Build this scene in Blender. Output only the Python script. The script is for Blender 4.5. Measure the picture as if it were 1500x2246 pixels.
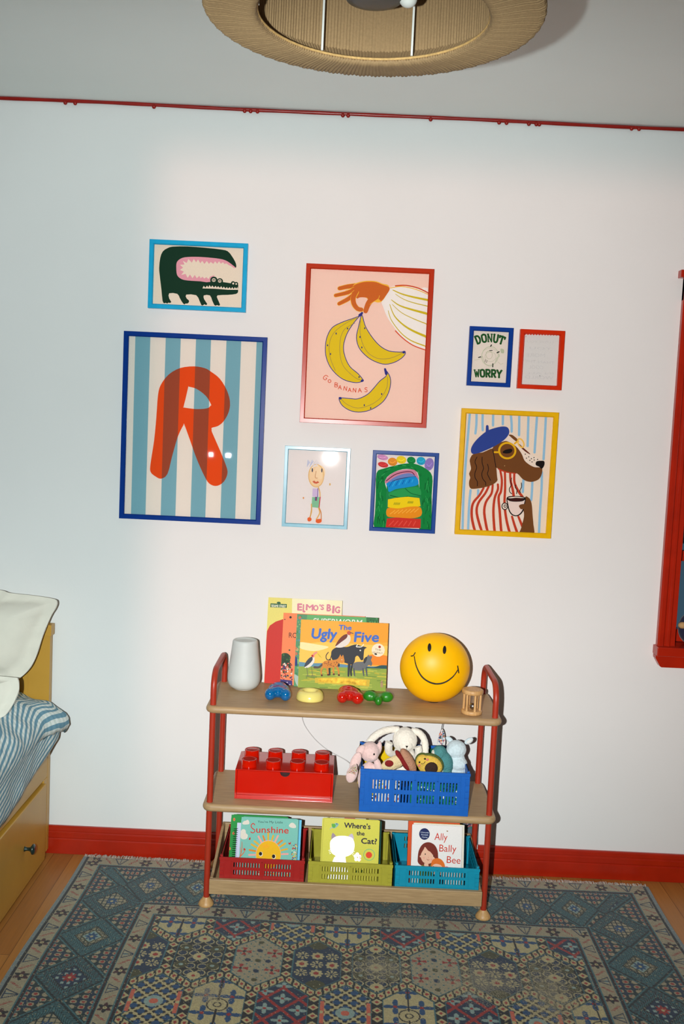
import bpy, math, random
import numpy as np
from mathutils import Matrix, Vector
from mathutils.geometry import tessellate_polygon
from mathutils.noise import noise as pnoise

random.seed(7)
for o in list(bpy.data.objects):
    bpy.data.objects.remove(o)
SC = bpy.context.scene
COL = SC.collection
PI = math.pi

# ------------------------------------------------------------------ camera
cam_d = bpy.data.cameras.new('camera')
cam = bpy.data.objects.new('camera', cam_d)
COL.objects.link(cam)
cam_d.sensor_fit = 'VERTICAL'
cam_d.sensor_height = 36.0
cam_d.lens = 2170.0 / 2246.0 * 36.0
cam_d.clip_start = 0.05
YAW, PITCH, ROLL = -0.0018, 0.0893, 0.0463
_F = Vector((math.sin(YAW)*math.cos(PITCH), math.cos(YAW)*math.cos(PITCH), -math.sin(PITCH)))
_R = Vector((math.cos(YAW), -math.sin(YAW), 0)); _U = _R.cross(_F)
_R2 = math.cos(ROLL)*_R + math.sin(ROLL)*_U
_U2 = -math.sin(ROLL)*_R + math.cos(ROLL)*_U
M4 = Matrix(((_R2.x, _U2.x, -_F.x, 0.0), (_R2.y, _U2.y, -_F.y, -3.436), (_R2.z, _U2.z, -_F.z, 1.581), (0, 0, 0, 1)))
cam.matrix_world = M4
SC.camera = cam

# ------------------------------------------------------------------ exposure, world, lights
SC.view_settings.view_transform = 'Standard'
SC.view_settings.look = 'None'
SC.view_settings.gamma = 1.0
SC.view_settings.use_curve_mapping = False
SC.view_settings.exposure = 0.0

W = bpy.data.worlds.new('evening_sky')
SC.world = W
W.use_nodes = True
W.node_tree.nodes['Background'].inputs[0].default_value = (0.10, 0.16, 0.22, 1)
W.node_tree.nodes['Background'].inputs[1].default_value = 0.5

FLASH = Vector((-0.15, -3.42, 1.555))     # the camera's flash tube, beside the lens
def aim(o, tgt, roll=0.0):
    d = Vector(tgt) - o.location
    o.rotation_euler = (d.to_track_quat('-Z', 'Y').to_matrix() @ Matrix.Rotation(roll, 3, 'Z')).to_euler()
def spot(name, loc, tgt, power, color, size_deg, blend, radius, square, roll=0.0):
    l = bpy.data.lights.new(name, 'SPOT'); l.energy = power; l.color = color
    l.spot_size = math.radians(size_deg); l.spot_blend = blend; l.shadow_soft_size = radius
    l.use_square = square
    o = bpy.data.objects.new(name, l); COL.objects.link(o); o.location = loc; aim(o, tgt, roll); return o
# the flash: one tube behind a rectangular lens. Its nodes are the lamp's own beam profile
# (a = sideways slope, b = upward slope of the ray): an even spill and a rectangular hot field
def flash(name, power, color, terms):
    l = bpy.data.lights.new(name, 'POINT'); l.energy = power; l.color = color; l.shadow_soft_size = 0.012
    l.use_nodes = True; nt = l.node_tree; N = nt.nodes.new; L = nt.links.new
    em = nt.nodes['Emission']
    g = N('ShaderNodeNewGeometry'); sp = N('ShaderNodeSeparateXYZ'); L(g.outputs['Incoming'], sp.inputs[0])
    ay = N('ShaderNodeMath'); ay.operation = 'ABSOLUTE'; L(sp.outputs[1], ay.inputs[0])
    sg = FLASH_SIGN
    def div(o):
        d = N('ShaderNodeMath'); d.operation = 'DIVIDE'; L(o, d.inputs[0]); L(ay.outputs[0], d.inputs[1])
        m = N('ShaderNodeMath'); m.operation = 'MULTIPLY'; L(d.outputs[0], m.inputs[0]); m.inputs[1].default_value = sg; return m.outputs[0]
    ab = [div(sp.outputs[0]), div(sp.outputs[2])]; cur = None
    rr = N('ShaderNodeMath'); rr.operation = 'POWER'; L(ay.outputs[0], rr.inputs[0]); rr.inputs[1].default_value = -2.0
    r2 = N('ShaderNodeMath'); r2.operation = 'SUBTRACT'; L(rr.outputs[0], r2.inputs[0]); r2.inputs[1].default_value = 1.0
    r3 = N('ShaderNodeMath'); r3.operation = 'SQRT'; L(r2.outputs[0], r3.inputs[0]); ab.append(r3.outputs[0])     # slope away from the axis
    for ax, f0, f1, t0, t1 in terms:
        r = N('ShaderNodeMapRange'); r.interpolation_type = 'SMOOTHSTEP'; L(ab[ax], r.inputs['Value'])
        r.inputs['From Min'].default_value = f0; r.inputs['From Max'].default_value = f1; r.inputs['To Min'].default_value = t0; r.inputs['To Max'].default_value = t1
        if cur is None: cur = r.outputs['Result']
        else:
            m = N('ShaderNodeMath'); m.operation = 'MULTIPLY'; L(cur, m.inputs[0]); L(r.outputs['Result'], m.inputs[1]); cur = m.outputs[0]
    fw = N('ShaderNodeMath'); fw.operation = 'GREATER_THAN'; L(sp.outputs[1], fw.inputs[0]); fw.inputs[1].default_value = 0.02   # a flash only fires forwards
    m = N('ShaderNodeMath'); m.operation = 'MULTIPLY'; L(cur, m.inputs[0]); L(fw.outputs[0], m.inputs[1])
    L(m.outputs[0], em.inputs['Strength'])
    o = bpy.data.objects.new(name, l); COL.objects.link(o); o.location = FLASH; return o
FLASH_SIGN = 1.0
flash('flash_spill', 330, (0.82, 0.96, 0.98), [(1, -0.75, -0.42, 0.50, 1.0), (1, -0.42, 0.05, 1.50, 1.0), (0, 0.12, 0.50, 1.0, 0.90), (2, 0.33, 0.68, 1.0, 0.66), (1, 0.20, 0.34, 1.0, 0.92), (1, 0.34, 0.46, 1.0, 0.45), (1, 0.5, 0.9, 1.0, 0.0), (0, 0.5, 0.9, 1.0, 0.0), (0, -0.9, -0.5, 0.0, 1.0), (1, -1.2, -0.8, 0.0, 1.0)])
flash('flash_beam', 132, (1.0, 0.52, 0.42), [(0, -0.190, -0.120, 0.0, 1.0), (1, 0.235, 0.300, 1.0, 0.0), (0, 0.10, 0.45, 1.0, 0.85), (1, -0.56, -0.20, 0.25, 1.0)])
# two small lit panes far behind the camera (seen mirrored in the picture glass)
def area(name, loc, tgt, power, color, sx, sy):
    l = bpy.data.lights.new(name, 'AREA'); l.shape = 'RECTANGLE'; l.size = sx; l.size_y = sy
    l.energy = power; l.color = color
    o = bpy.data.objects.new(name, l); COL.objects.link(o); o.location = loc; aim(o, tgt); return o
area('hall_lamp', (-1.17, -5.15, 1.26), (-0.4, 0, 1.4), 0.35, (0.86, 0.90, 1.0), 0.035, 0.035)
area('hall_lamp', (-1.02, -5.15, 1.26), (-0.4, 0, 1.4), 0.5, (0.86, 0.90, 1.0), 0.045, 0.035)

# ------------------------------------------------------------------ colour + materials
def lin(c):
    r = []
    for x in c[:3]:
        x = x/255.0
        r.append((x/12.92 if x <= 0.04045 else ((x+0.055)/1.055)**2.4)**1.13)
    return r
_mats = {}
def mat(name, c, rough=0.5, metal=0.0, coat=0.0, var=0.06, vscale=30.0, bump=0.0, bscale=200.0, spec=0.5, sheen=0.0, trans=0.0):
    if name in _mats: return _mats[name]
    m = bpy.data.materials.new(name); m.use_nodes = True
    nt = m.node_tree; b = nt.nodes['Principled BSDF']
    l = lin(c)
    tc = nt.nodes.new('ShaderNodeTexCoord')
    n = nt.nodes.new('ShaderNodeTexNoise'); n.inputs['Scale'].default_value = vscale; n.inputs['Detail'].default_value = 4
    nt.links.new(tc.outputs['Object'], n.inputs['Vector'])
    r = nt.nodes.new('ShaderNodeMapRange'); r.inputs['To Min'].default_value = 1-var; r.inputs['To Max'].default_value = 1+var
    r.inputs['From Min'].default_value = 0.3; r.inputs['From Max'].default_value = 0.7
    nt.links.new(n.outputs['Fac'], r.inputs['Value'])
    mx = nt.nodes.new('ShaderNodeVectorMath'); mx.operation = 'SCALE'
    mx.inputs[0].default_value = l
    nt.links.new(r.outputs['Result'], mx.inputs['Scale'])
    nt.links.new(mx.outputs['Vector'], b.inputs['Base Color'])
    b.inputs['Roughness'].default_value = rough
    b.inputs['Metallic'].default_value = metal
    b.inputs['Specular IOR Level'].default_value = spec
    b.inputs['Coat Weight'].default_value = coat
    b.inputs['Coat Roughness'].default_value = 0.05
    b.inputs['Sheen Weight'].default_value = sheen
    if trans: b.inputs['Transmission Weight'].default_value = trans
    if bump:
        n2 = nt.nodes.new('ShaderNodeTexNoise'); n2.inputs['Scale'].default_value = bscale; n2.inputs['Detail'].default_value = 3
        nt.links.new(tc.outputs['Object'], n2.inputs['Vector'])
        bp = nt.nodes.new('ShaderNodeBump'); bp.inputs['Strength'].default_value = bump; bp.inputs['Distance'].default_value = 0.002
        nt.links.new(n2.outputs['Fac'], bp.inputs['Height']); nt.links.new(bp.outputs['Normal'], b.inputs['Normal'])
    _mats[name] = m
    return m
def inkmat(name, rough=0.5, coat=0.0, grain=0.05, gscale=600.0, sheen=0.0, bump=0.0):
    """surface whose printed or dyed colours live in the mesh attribute Col"""
    if name in _mats: return _mats[name]
    m = mat(name, (255, 255, 255), rough, coat=coat, spec=0.12 if coat < 0.05 else 0.35, var=grain, vscale=gscale, sheen=sheen, bump=bump, bscale=500)
    nt = m.node_tree
    a = nt.nodes.new('ShaderNodeAttribute'); a.attribute_name = 'Col'
    for nd in nt.nodes:
        if nd.type == 'VECT_MATH': nt.links.new(a.outputs['Color'], nd.inputs[0])
    return m
def woodmat(name, c1, c2, scale=(3, 40, 40), rough=0.45, coat=0.0):
    if name in _mats: return _mats[name]
    m = bpy.data.materials.new(name); m.use_nodes = True
    nt = m.node_tree; b = nt.nodes['Principled BSDF']
    tc = nt.nodes.new('ShaderNodeTexCoord'); mp = nt.nodes.new('ShaderNodeMapping'); mp.inputs['Scale'].default_value = scale
    nt.links.new(tc.outputs['Object'], mp.inputs['Vector'])
    n = nt.nodes.new('ShaderNodeTexNoise'); n.inputs['Scale'].default_value = 4; n.inputs['Detail'].default_value = 8; n.inputs['Distortion'].default_value = 0.4
    nt.links.new(mp.outputs['Vector'], n.inputs['Vector'])
    cr = nt.nodes.new('ShaderNodeValToRGB')
    cr.color_ramp.elements[0].position = 0.35; cr.color_ramp.elements[0].color = (*lin(c1), 1)
    cr.color_ramp.elements[1].position = 0.65; cr.color_ramp.elements[1].color = (*lin(c2), 1)
    nt.links.new(n.outputs['Fac'], cr.inputs['Fac']); nt.links.new(cr.outputs['Color'], b.inputs['Base Color'])
    b.inputs['Roughness'].default_value = rough; b.inputs['Coat Weight'].default_value = coat
    _mats[name] = m
    return m
def glassmat(name, tint=(1, 1, 1), rough=0.01, base=0.04):
    if name in _mats: return _mats[name]
    m = bpy.data.materials.new(name); m.use_nodes = True
    nt = m.node_tree; nt.nodes.remove(nt.nodes['Principled BSDF'])
    out = nt.nodes['Material Output']
    t = nt.nodes.new('ShaderNodeBsdfTransparent'); t.inputs[0].default_value = (*tint, 1)
    g = nt.nodes.new('ShaderNodeBsdfGlossy'); g.inputs['Roughness'].default_value = rough
    fr = nt.nodes.new('ShaderNodeFresnel'); fr.inputs['IOR'].default_value = 1.35
    mx = nt.nodes.new('ShaderNodeMixShader')
    nt.links.new(fr.outputs[0], mx.inputs[0]); nt.links.new(t.outputs[0], mx.inputs[1]); nt.links.new(g.outputs[0], mx.inputs[2])
    nt.links.new(mx.outputs[0], out.inputs['Surface'])
    _mats[name] = m
    return m

# ------------------------------------------------------------------ mesh collector
def rrect(w, d, r, n=6, inset=0.0):
    """rounded rectangle outline centred on 0, CCW"""
    hx, hy = w/2-inset, d/2-inset; r = max(r-inset, 0.0005); pts = []
    for cx, cy, a0 in ((hx-r, hy-r, 0), (-hx+r, hy-r, 90), (-hx+r, -hy+r, 180), (hx-r, -hy+r, 270)):
        for i in range(n+1):
            a = math.radians(a0+90*i/n); pts.append((cx+r*math.cos(a), cy+r*math.sin(a)))
    return pts
def catmull(pts, closed=True, n=5):
    P = [tuple(p) for p in pts]; N = len(P); out = []
    rng = range(N) if closed else range(N-1)
    for i in rng:
        if closed: p0, p1, p2, p3 = P[i-1], P[i], P[(i+1) % N], P[(i+2) % N]
        else: p0, p1, p2, p3 = P[max(i-1, 0)], P[i], P[i+1], P[min(i+2, N-1)]
        for k in range(n):
            t = k/n; t2 = t*t; t3 = t2*t
            out.append(tuple(0.5*((2*b)+(-a+c)*t+(2*a-5*b+4*c-d)*t2+(-a+3*b-3*c+d)*t3) for a, b, c, d in zip(p0, p1, p2, p3)))
    if not closed: out.append(P[-1])
    return out
class MB:
    def __init__(s): s.v = []; s.f = []; s.mi = []; s.sm = []; s.col = []; s.uv = None
    def add(s, vs, fs, m=0, smooth=False, col=None, M=None):
        o = len(s.v)
        if M is not None: vs = [M @ Vector(p) for p in vs]
        s.v.extend([tuple(p) for p in vs])
        s.f.extend([[i+o for i in f] for f in fs]); k = len(fs)
        s.mi.extend([m]*k); s.sm.extend([smooth]*k); s.col.extend([col]*k)
        return s
    def box(s, x0, x1, y0, y1, z0, z1, m=0, col=None, M=None):
        vs = [(x, y, z) for z in (z0, z1) for y in (y0, y1) for x in (x0, x1)]
        fs = [(0, 2, 3, 1), (4, 5, 7, 6), (0, 1, 5, 4), (2, 6, 7, 3), (0, 4, 6, 2), (1, 3, 7, 5)]
        return s.add(vs, fs, m, False, col, M)
    def rings(s, R, m=0, smooth=True, col=None, M=None, cap=True, closed=False, wrap=True):
        n = len(R[0]); vs = [p for r in R for p in r]; fs = []
        K = len(R)
        for k in range(K if closed else K-1):
            a = k*n; b = ((k+1) % K)*n
            for i in range(n if wrap else n-1):
                j = (i+1) % n; fs.append((a+i, a+j, b+j, b+i))
        s.add(vs, fs, m, smooth, col, M)
        if cap and not closed and wrap:
            s.add(R[0], [tuple(range(n))[::-1]], m, False, col, M); s.add(R[-1], [tuple(range(n))], m, False, col, M)
        return s
    def plate(s, w, d, z0, z1, r, bull=0.0, m=0, M=None, n=8, col=None, bn=5):
        """rounded rect slab with rounded rim"""
        R = []
        if bull > 0:
            h = (z1-z0)/2
            for i in range(2*bn+1):
                a = -PI/2+PI*i/(2*bn); ins = bull*(1-math.cos(a)); zz = (z0+z1)/2+h*math.sin(a)
                R.append([(x, y, zz) for x, y in rrect(w, d, r, n, ins)])
        else:
            R = [[(x, y, z) for x, y in rrect(w, d, r, n)] for z in (z0, z1)]
        return s.rings(R, m, bull > 0, col, M)
    def lathe(s, prof, n=32, m=0, M=None, smooth=True, cap=True, col=None, mod=None):
        R = []
        for r, z in prof:
            q = [mod(i/n) if mod else 0.0 for i in range(n)]
            R.append([((r+q[i])*math.cos(2*PI*i/n), (r+q[i])*math.sin(2*PI*i/n), z-q[i]) for i in range(n)])
        return s.rings(R, m, smooth, col, M, cap)
    def tube(s, path, r, n=10, m=0, M=None, closed=False, col=None, smooth=True):
        P = [Vector(p) for p in path]; N = len(P); R = []
        rad = r if isinstance(r, (list, tuple)) else [r]*N
        T = []
        for i in range(N):
            a = P[i-1] if (i > 0 or closed) else P[i]; b = P[(i+1) % N] if (i < N-1 or closed) else P[i]
            T.append((b-a).normalized())
        up = Vector((0, 0, 1)) if abs(T[0].z) < 0.9 else Vector((1, 0, 0))
        nrm = (up-T[0]*up.dot(T[0])).normalized()
        for i in range(N):
            if i: nrm = (nrm-T[i]*nrm.dot(T[i])).normalized()
            bn = T[i].cross(nrm)
            R.append([tuple(P[i]+rad[i]*(math.cos(2*PI*k/n)*nrm+math.sin(2*PI*k/n)*bn)) for k in range(n)])
        return s.rings(R, m, smooth, col, M, True, closed)
    def ell(s, c, r, n=20, m=0, M=None, col=None, rot=None):
        h = n//2; vs = []; fs = []
        for j in range(1, h):
            ph = PI*j/h
            for i in range(n):
                th = 2*PI*i/n; vs.append(Vector((r[0]*math.sin(ph)*math.cos(th), r[1]*math.sin(ph)*math.sin(th), r[2]*math.cos(ph))))
        vs.append(Vector((0, 0, r[2]))); vs.append(Vector((0, 0, -r[2])))
        for j in range(h-2):
            for i in range(n):
                k = (i+1) % n; fs.append((j*n+i, (j+1)*n+i, (j+1)*n+k, j*n+k))
        t = len(vs)-2
        for i in range(n):
            k = (i+1) % n; fs.append((t, i, k)); fs.append((t+1, (h-2)*n+k, (h-2)*n+i))
        if rot is not None: vs = [rot @ v for v in vs]
        vs = [v+Vector(c) for v in vs]
        return s.add(vs, fs, m, True, col, M)
    def prism(s, pts, y0, y1, m=0, col=None, M=None, smooth=False):
        """polygon in XZ extruded along Y"""
        n = len(pts); vs = [(x, y0, z) for x, z in pts]+[(x, y1, z) for x, z in pts]
        fs = [(i, (i+1) % n, n+(i+1) % n, n+i) for i in range(n)]
        s.add(vs, fs, m, smooth, col, M)
        s.add([(x, y0, z) for x, z in pts], [tuple(range(n))], m, False, col, M)
        s.add([(x, y1, z) for x, z in pts], [tuple(range(n))[::-1]], m, False, col, M)
        return s
    def build(s, name, mats, parent=None, loc=None, rot=None, bevel=0.0, segs=2, fixn=True):
        me = bpy.data.meshes.new(name)
        me.from_pydata(s.v, [], s.f)
        if not isinstance(mats, (list, tuple)): mats = [mats]
        for m in mats: me.materials.append(m)
        me.polygons.foreach_set('material_index', s.mi)
        me.polygons.foreach_set('use_smooth', s.sm)
        if any(c is not None for c in s.col):
            ca = me.attributes.new('Col', 'FLOAT_COLOR', 'FACE')
            dat = np.array([(*(c if c is not None else (0.5, 0.5, 0.5)), 1.0) for c in s.col], dtype=np.float32)
            ca.data.foreach_set('color', dat.ravel())
        if s.uv:
            ul = me.uv_layers.new(name='UVMap')
            for lp in me.loops: ul.data[lp.index].uv = s.uv[lp.vertex_index]
        me.validate(); me.update()
        o = bpy.data.objects.new(name, me); COL.objects.link(o)
        if parent: o.parent = parent
        if loc: o.location = loc
        if rot: o.rotation_euler = rot
        if bevel:
            b = o.modifiers.new('edge', 'BEVEL'); b.width = bevel; b.segments = segs; b.limit_method = 'ANGLE'; b.angle_limit = math.radians(50)
        return o
def slotted(mb, x0, x1, z0, z1, y0, y1, slots, m=0, M=None):
    """flat panel in XZ with rectangular through slots; y0 front, y1 back"""
    xs = sorted(set([x0, x1]+[round(v, 6) for q in slots for v in (q[0], q[1])]))
    zs = sorted(set([z0, z1]+[round(v, 6) for q in slots for v in (q[2], q[3])]))
    S = [tuple(round(v, 6) for v in q) for q in slots]
    def hole(i, j):
        if i < 0 or j < 0 or i >= len(xs)-1 or j >= len(zs)-1: return True
        cx = (xs[i]+xs[i+1])/2; cz = (zs[j]+zs[j+1])/2
        return any(a < cx < b and c < cz < d for a, b, c, d in S)
    for i in range(len(xs)-1):
        for j in range(len(zs)-1):
            if hole(i, j): continue
            a, b, c, d = xs[i], xs[i+1], zs[j], zs[j+1]
            vs = [(a, y0, c), (b, y0, c), (b, y0, d), (a, y0, d), (a, y1, c), (b, y1, c), (b, y1, d), (a, y1, d)]
            fs = [(0, 1, 2, 3), (7, 6, 5, 4)]
            if hole(i-1, j): fs.append((0, 3, 7, 4))
            if hole(i+1, j): fs.append((1, 5, 6, 2))
            if hole(i, j-1): fs.append((0, 4, 5, 1))
            if hole(i, j+1): fs.append((3, 2, 6, 7))
            mb.add(vs, fs, m, False, None, M)
def tag(o, label=None, cat=None, group=None, kind=None):
    if label: o['label'] = label
    if cat: o['category'] = cat
    if group: o['group'] = group
    if kind: o['kind'] = kind
    return o
def thing(name, label, cat, loc=(0, 0, 0), rot=(0, 0, 0), group=None):
    o = bpy.data.objects.new(name, None); COL.objects.link(o); o.empty_display_size = 0.05
    o.location = loc; o.rotation_euler = rot
    return tag(o, label, cat, group)
def copy_tree(o, parent=None):
    c = o.copy(); COL.objects.link(c)
    if parent: c.parent = parent
    for ch in [x for x in bpy.data.objects if x.parent == o]: copy_tree(ch, c)
    return c

# ------------------------------------------------------------------ flat artwork (print on paper or board)
_txt = {}
def glyphs(s, bold=0.0, shear=0.0):
    k = (s, bold, shear)
    if k in _txt: return _txt[k]
    cu = bpy.data.curves.new('t', 'FONT'); cu.body = s; cu.size = 1.0; cu.offset = bold; cu.shear = shear; cu.resolution_u = 3
    ob = bpy.data.objects.new('t', cu)
    me = bpy.data.meshes.new_from_object(ob)
    v = [tuple(p.co[:2]) for p in me.vertices]; f = [tuple(p.vertices) for p in me.polygons]
    bpy.data.objects.remove(ob); bpy.data.curves.remove(cu); bpy.data.meshes.remove(me)
    _txt[k] = (v, f); return _txt[k]
def homog(src, dst):
    A = []; b = []
    for (x, y), (u, v) in zip(src, dst):
        A.append([x, y, 1, 0, 0, 0, -u*x, -u*y]); b.append(u)
        A.append([0, 0, 0, x, y, 1, -v*x, -v*y]); b.append(v)
    h = np.linalg.solve(np.array(A, float), np.array(b, float)); return np.append(h, 1).reshape(3, 3)
class Art:
    """draws flat coloured shapes on the XZ plane facing -Y; sheet coordinates are mapped
       from the four corners TL, TR, BR, BL of the sheet to x0..x1, z0..z1 in metres"""
    def __init__(s, corners, x0, x1, z0, z1, y=0.0, mb=None, m=0):
        s.H = homog(corners, [(x0, z1), (x1, z1), (x1, z0), (x0, z0)])
        s.y = y; s.k = 0; s.mb = mb or MB(); s.m = m; s.lim = (x0, x1, z0, z1)
    def mp(s, p):
        q = s.H @ np.array([p[0], p[1], 1.0]); x, z = q[0]/q[2], q[1]/q[2]
        l = s.lim
        return (min(max(x, l[0]), l[1]), min(max(z, l[2]), l[3]))
    def lay(s): s.k += 1; return s.y-s.k*2.5e-5
    def _tri(s, P, col, y):
        T = tessellate_polygon([[Vector((x, z, 0)) for x, z in P]])
        vs = [(x, y, z) for x, z in P]; fs = []
        for a, b, c in T:
            ax, az = P[a]; bx, bz = P[b]; cx, cz = P[c]
            d = (bx-ax)*(cz-az)-(bz-az)*(cx-ax)
            if abs(d) < 1e-12: continue
            fs.append((a, b, c) if d > 0 else (a, c, b))
        s.mb.add(vs, fs, s.m, False, col)
    def poly(s, pts, c, smooth=True, n=4, y=None):
        P = catmull(pts, True, n) if smooth else pts
        s._tri([s.mp(p) for p in P], lin(c), s.lay() if y is None else y); return s
    def bg(s, c):
        x0, x1, z0, z1 = s.lim; y = s.lay()
        s.mb.add([(x0, y, z0), (x1, y, z0), (x1, y, z1), (x0, y, z1)], [(0, 1, 2, 3)], s.m, False, lin(c)); return s
    def line(s, pts, w, c, smooth=True, n=4, w2=None, y=None, split=False):
        """stroke of pixel width w (w2 at far end)"""
        if split:
            for i in range(len(pts)-1): s.line([pts[i], pts[i+1]], w, c, False)
            return s
        y = s.lay() if y is None else y
        P = catmull(pts, False, n) if (smooth and len(pts) > 2) else list(pts); N = len(P); w2 = w if w2 is None else w2
        L = []; R = []
        for i in range(N):
            a = P[max(i-1, 0)]; b = P[min(i+1, N-1)]; dx, dy = b[0]-a[0], b[1]-a[1]; q = math.hypot(dx, dy) or 1
            ww = (w+(w2-w)*i/(N-1))/2
            L.append((P[i][0]-dy/q*ww, P[i][1]+dx/q*ww)); R.append((P[i][0]+dy/q*ww, P[i][1]-dx/q*ww))
        for i in range(N-1):
            s._tri([s.mp(L[i]), s.mp(L[i+1]), s.mp(R[i+1]), s.mp(R[i])], lin(c), y)
        s.dot(P[0], w/2, c, y=y-8e-6, n=10); s.dot(P[-1], w2/2, c, y=y-1.6e-5, n=10); return s
    def dot(s, p, r, c, ry=None, y=None, n=14, rot=0.0):
        ry = ry or r; y = s.lay() if y is None else y; cr, sr = math.cos(rot), math.sin(rot)
        pts = []
        for i in range(n):
            a = 2*PI*i/n; ex, ey = r*math.cos(a), ry*math.sin(a); pts.append((p[0]+ex*cr-ey*sr, p[1]+ex*sr+ey*cr))
        s._tri([s.mp(q) for q in pts], lin(c), y); return s
    def dots(s, L, r, c):
        for p in L: s.dot(p, r, c, n=10)
        return s
    def ring(s, p, r, w, c, ry=None, a0=0, a1=360, rot=0.0, n=24):
        ry = ry or r; cr, sr = math.cos(rot), math.sin(rot); P = []
        for i in range(n+1):
            a = math.radians(a0+(a1-a0)*i/n); ex, ey = r*math.cos(a), ry*math.sin(a); P.append((p[0]+ex*cr-ey*sr, p[1]+ex*sr+ey*cr))
        return s.line(P, w, c, smooth=False)
    def text(s, t, p0, p1, h, c, bold=0.0, shear=0.0, sag=0.0, y=None, jit=0.0, mirror=False):
        """word between sheet points p0 and p1 (baseline ends), cap height h; sag lifts the middle"""
        if bold:
            b = bold*h/0.7*0.9
            for ox, oy in ((0, 0), (b, 0), (-b, 0), (0, b), (0, -b)): s.text(t, (p0[0]+ox, p0[1]+oy), (p1[0]+ox, p1[1]+oy), h, c, 0.0, shear, sag, y, jit, mirror)
            return s
        V, F = glyphs(t, 0.0, shear)
        if not V: return s
        xs = [v[0] for v in V]; x0, x1 = min(xs), max(xs)
        dx, dy = p1[0]-p0[0], p1[1]-p0[1]; L = math.hypot(dx, dy); ux, uy = dx/L, dy/L; vx, vy = uy, -ux
        out = []
        for x, z in V:
            q = (x1-x)/(x1-x0) if mirror else (x-x0)/(x1-x0); g = z/0.70*h; tl = 4*sag*(q-q*q)
            sl = 4*sag*(1-2*q)/L; nn = math.hypot(1, sl)
            px = q*L-g*sl/nn; py = tl+g/nn+jit*math.sin(q*25)
            out.append(s.mp((p0[0]+ux*px+vx*py, p0[1]+uy*px+vy*py)))
        y = s.lay() if y is None else y
        fs = []
        for f in F:
            ar = sum(out[f[i]][0]*out[f[(i+1) % len(f)]][1]-out[f[(i+1) % len(f)]][0]*out[f[i]][1] for i in range(len(f)))
            fs.append(f if ar > 0 else f[::-1])
        s.mb.add([(x, y, z) for x, z in out], fs, s.m, False, lin(c)); return s
def clip_poly(P, a, b, sign):
    """keep the part of convex polygon P on one side of the line a-b"""
    out = []; f = lambda p: sign*((b[0]-a[0])*(p[1]-a[1])-(b[1]-a[1])*(p[0]-a[0]))
    for i in range(len(P)):
        p, q = P[i], P[(i+1) % len(P)]; fp, fq = f(p), f(q)
        if fp >= 0: out.append(p)
        if (fp >= 0) != (fq >= 0):
            t = fp/(fp-fq); out.append((p[0]+(q[0]-p[0])*t, p[1]+(q[1]-p[1])*t))
    return out
# ------------------------------------------------------------------ the room
H = 2.622
M_wall = mat('white_wall_paint', (232, 229, 226), 0.75, var=0.012, vscale=3, bump=0.10, bscale=90, spec=0.25)
M_ceil = mat('white_ceiling_paint', (240, 240, 236), 0.85, var=0.012, vscale=3, bump=0.05, bscale=90, spec=0.2)
M_red = mat('red_gloss_paint', (178, 42, 14), 0.28, var=0.10, vscale=14, bump=0.06, bscale=60, coat=0.15)

def floormat():
    m = bpy.data.materials.new('oak_floor_planks'); m.use_nodes = True
    nt = m.node_tree; b = nt.nodes['Principled BSDF']; N = nt.nodes.new; L = nt.links.new
    tc = N('ShaderNodeTexCoord')
    mp = N('ShaderNodeMapping'); mp.inputs['Rotation'].default_value = (0, 0, PI/2); L(tc.outputs['Object'], mp.inputs['Vector'])
    br = N('ShaderNodeTexBrick'); br.inputs['Scale'].default_value = 1.0
    br.inputs['Brick Width'].default_value = 1.1; br.inputs['Row Height'].default_value = 0.07; br.inputs['Mortar Size'].default_value = 0.0012
    br.inputs['Color1'].default_value = (*lin((184, 128, 66)), 1); br.inputs['Color2'].default_value = (*lin((166, 110, 54)), 1)
    br.inputs['Mortar'].default_value = (*lin((128, 82, 40)), 1); br.offset = 0.37
    L(mp.outputs['Vector'], br.inputs['Vector'])
    m2 = N('ShaderNodeMapping'); m2.inputs['Scale'].default_value = (60, 3, 3); L(tc.outputs['Object'], m2.inputs['Vector'])
    n = N('ShaderNodeTexNoise'); n.inputs['Scale'].default_value = 2; n.inputs['Detail'].default_value = 7; L(m2.outputs['Vector'], n.inputs['Vector'])
    r = N('ShaderNodeMapRange'); r.inputs['To Min'].default_value = 0.72; r.inputs['To Max'].default_value = 1.2; L(n.outputs['Fac'], r.inputs['Value'])
    mx = N('ShaderNodeVectorMath'); mx.operation = 'SCALE'; L(br.outputs['Color'], mx.inputs[0]); L(r.outputs['Result'], mx.inputs['Scale'])
    L(mx.outputs['Vector'], b.inputs['Base Color']); b.inputs['Roughness'].default_value = 0.38
    return m
S = 'structure'
tag(MB().box(-2.4, 2.7, -5.2, 0.0, -0.06, 0.0).build('floor', floormat()), 'warm oak plank floor of the room', kind=S)
tag(MB().box(-2.4, 2.7, -5.2, 0.0, H, H+0.06).build('ceiling', M_ceil), 'white ceiling of the room', kind=S)
WX0, WX1, WZ0, WZ1 = 1.181, 1.98, 0.8575, 2.05          # window opening
mb = MB()
mb.box(-2.4, WX0, 0, 0.22, 0, H); mb.box(WX1, 2.7, 0, 0.22, 0, H)
mb.box(WX0, WX1, 0, 0.22, 0, WZ0); mb.box(WX0, WX1, 0, 0.22, WZ1, H)
tag(mb.build('wall_back', M_wall), 'white wall with the gallery of framed prints', kind=S)
M_side = mat('low_bounce_side_wall', (140, 138, 132), 0.8)  # unseen side walls, toned down to weaken the light bounced into shadows
tag(MB().box(-2.46, -2.4, -5.2, 0.22, 0, H).build('wall_left', M_side), kind=S)
tag(MB().box(2.7, 2.76, -5.2, 0.22, 0, H).build('wall_right', M_side), kind=S)
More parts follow.
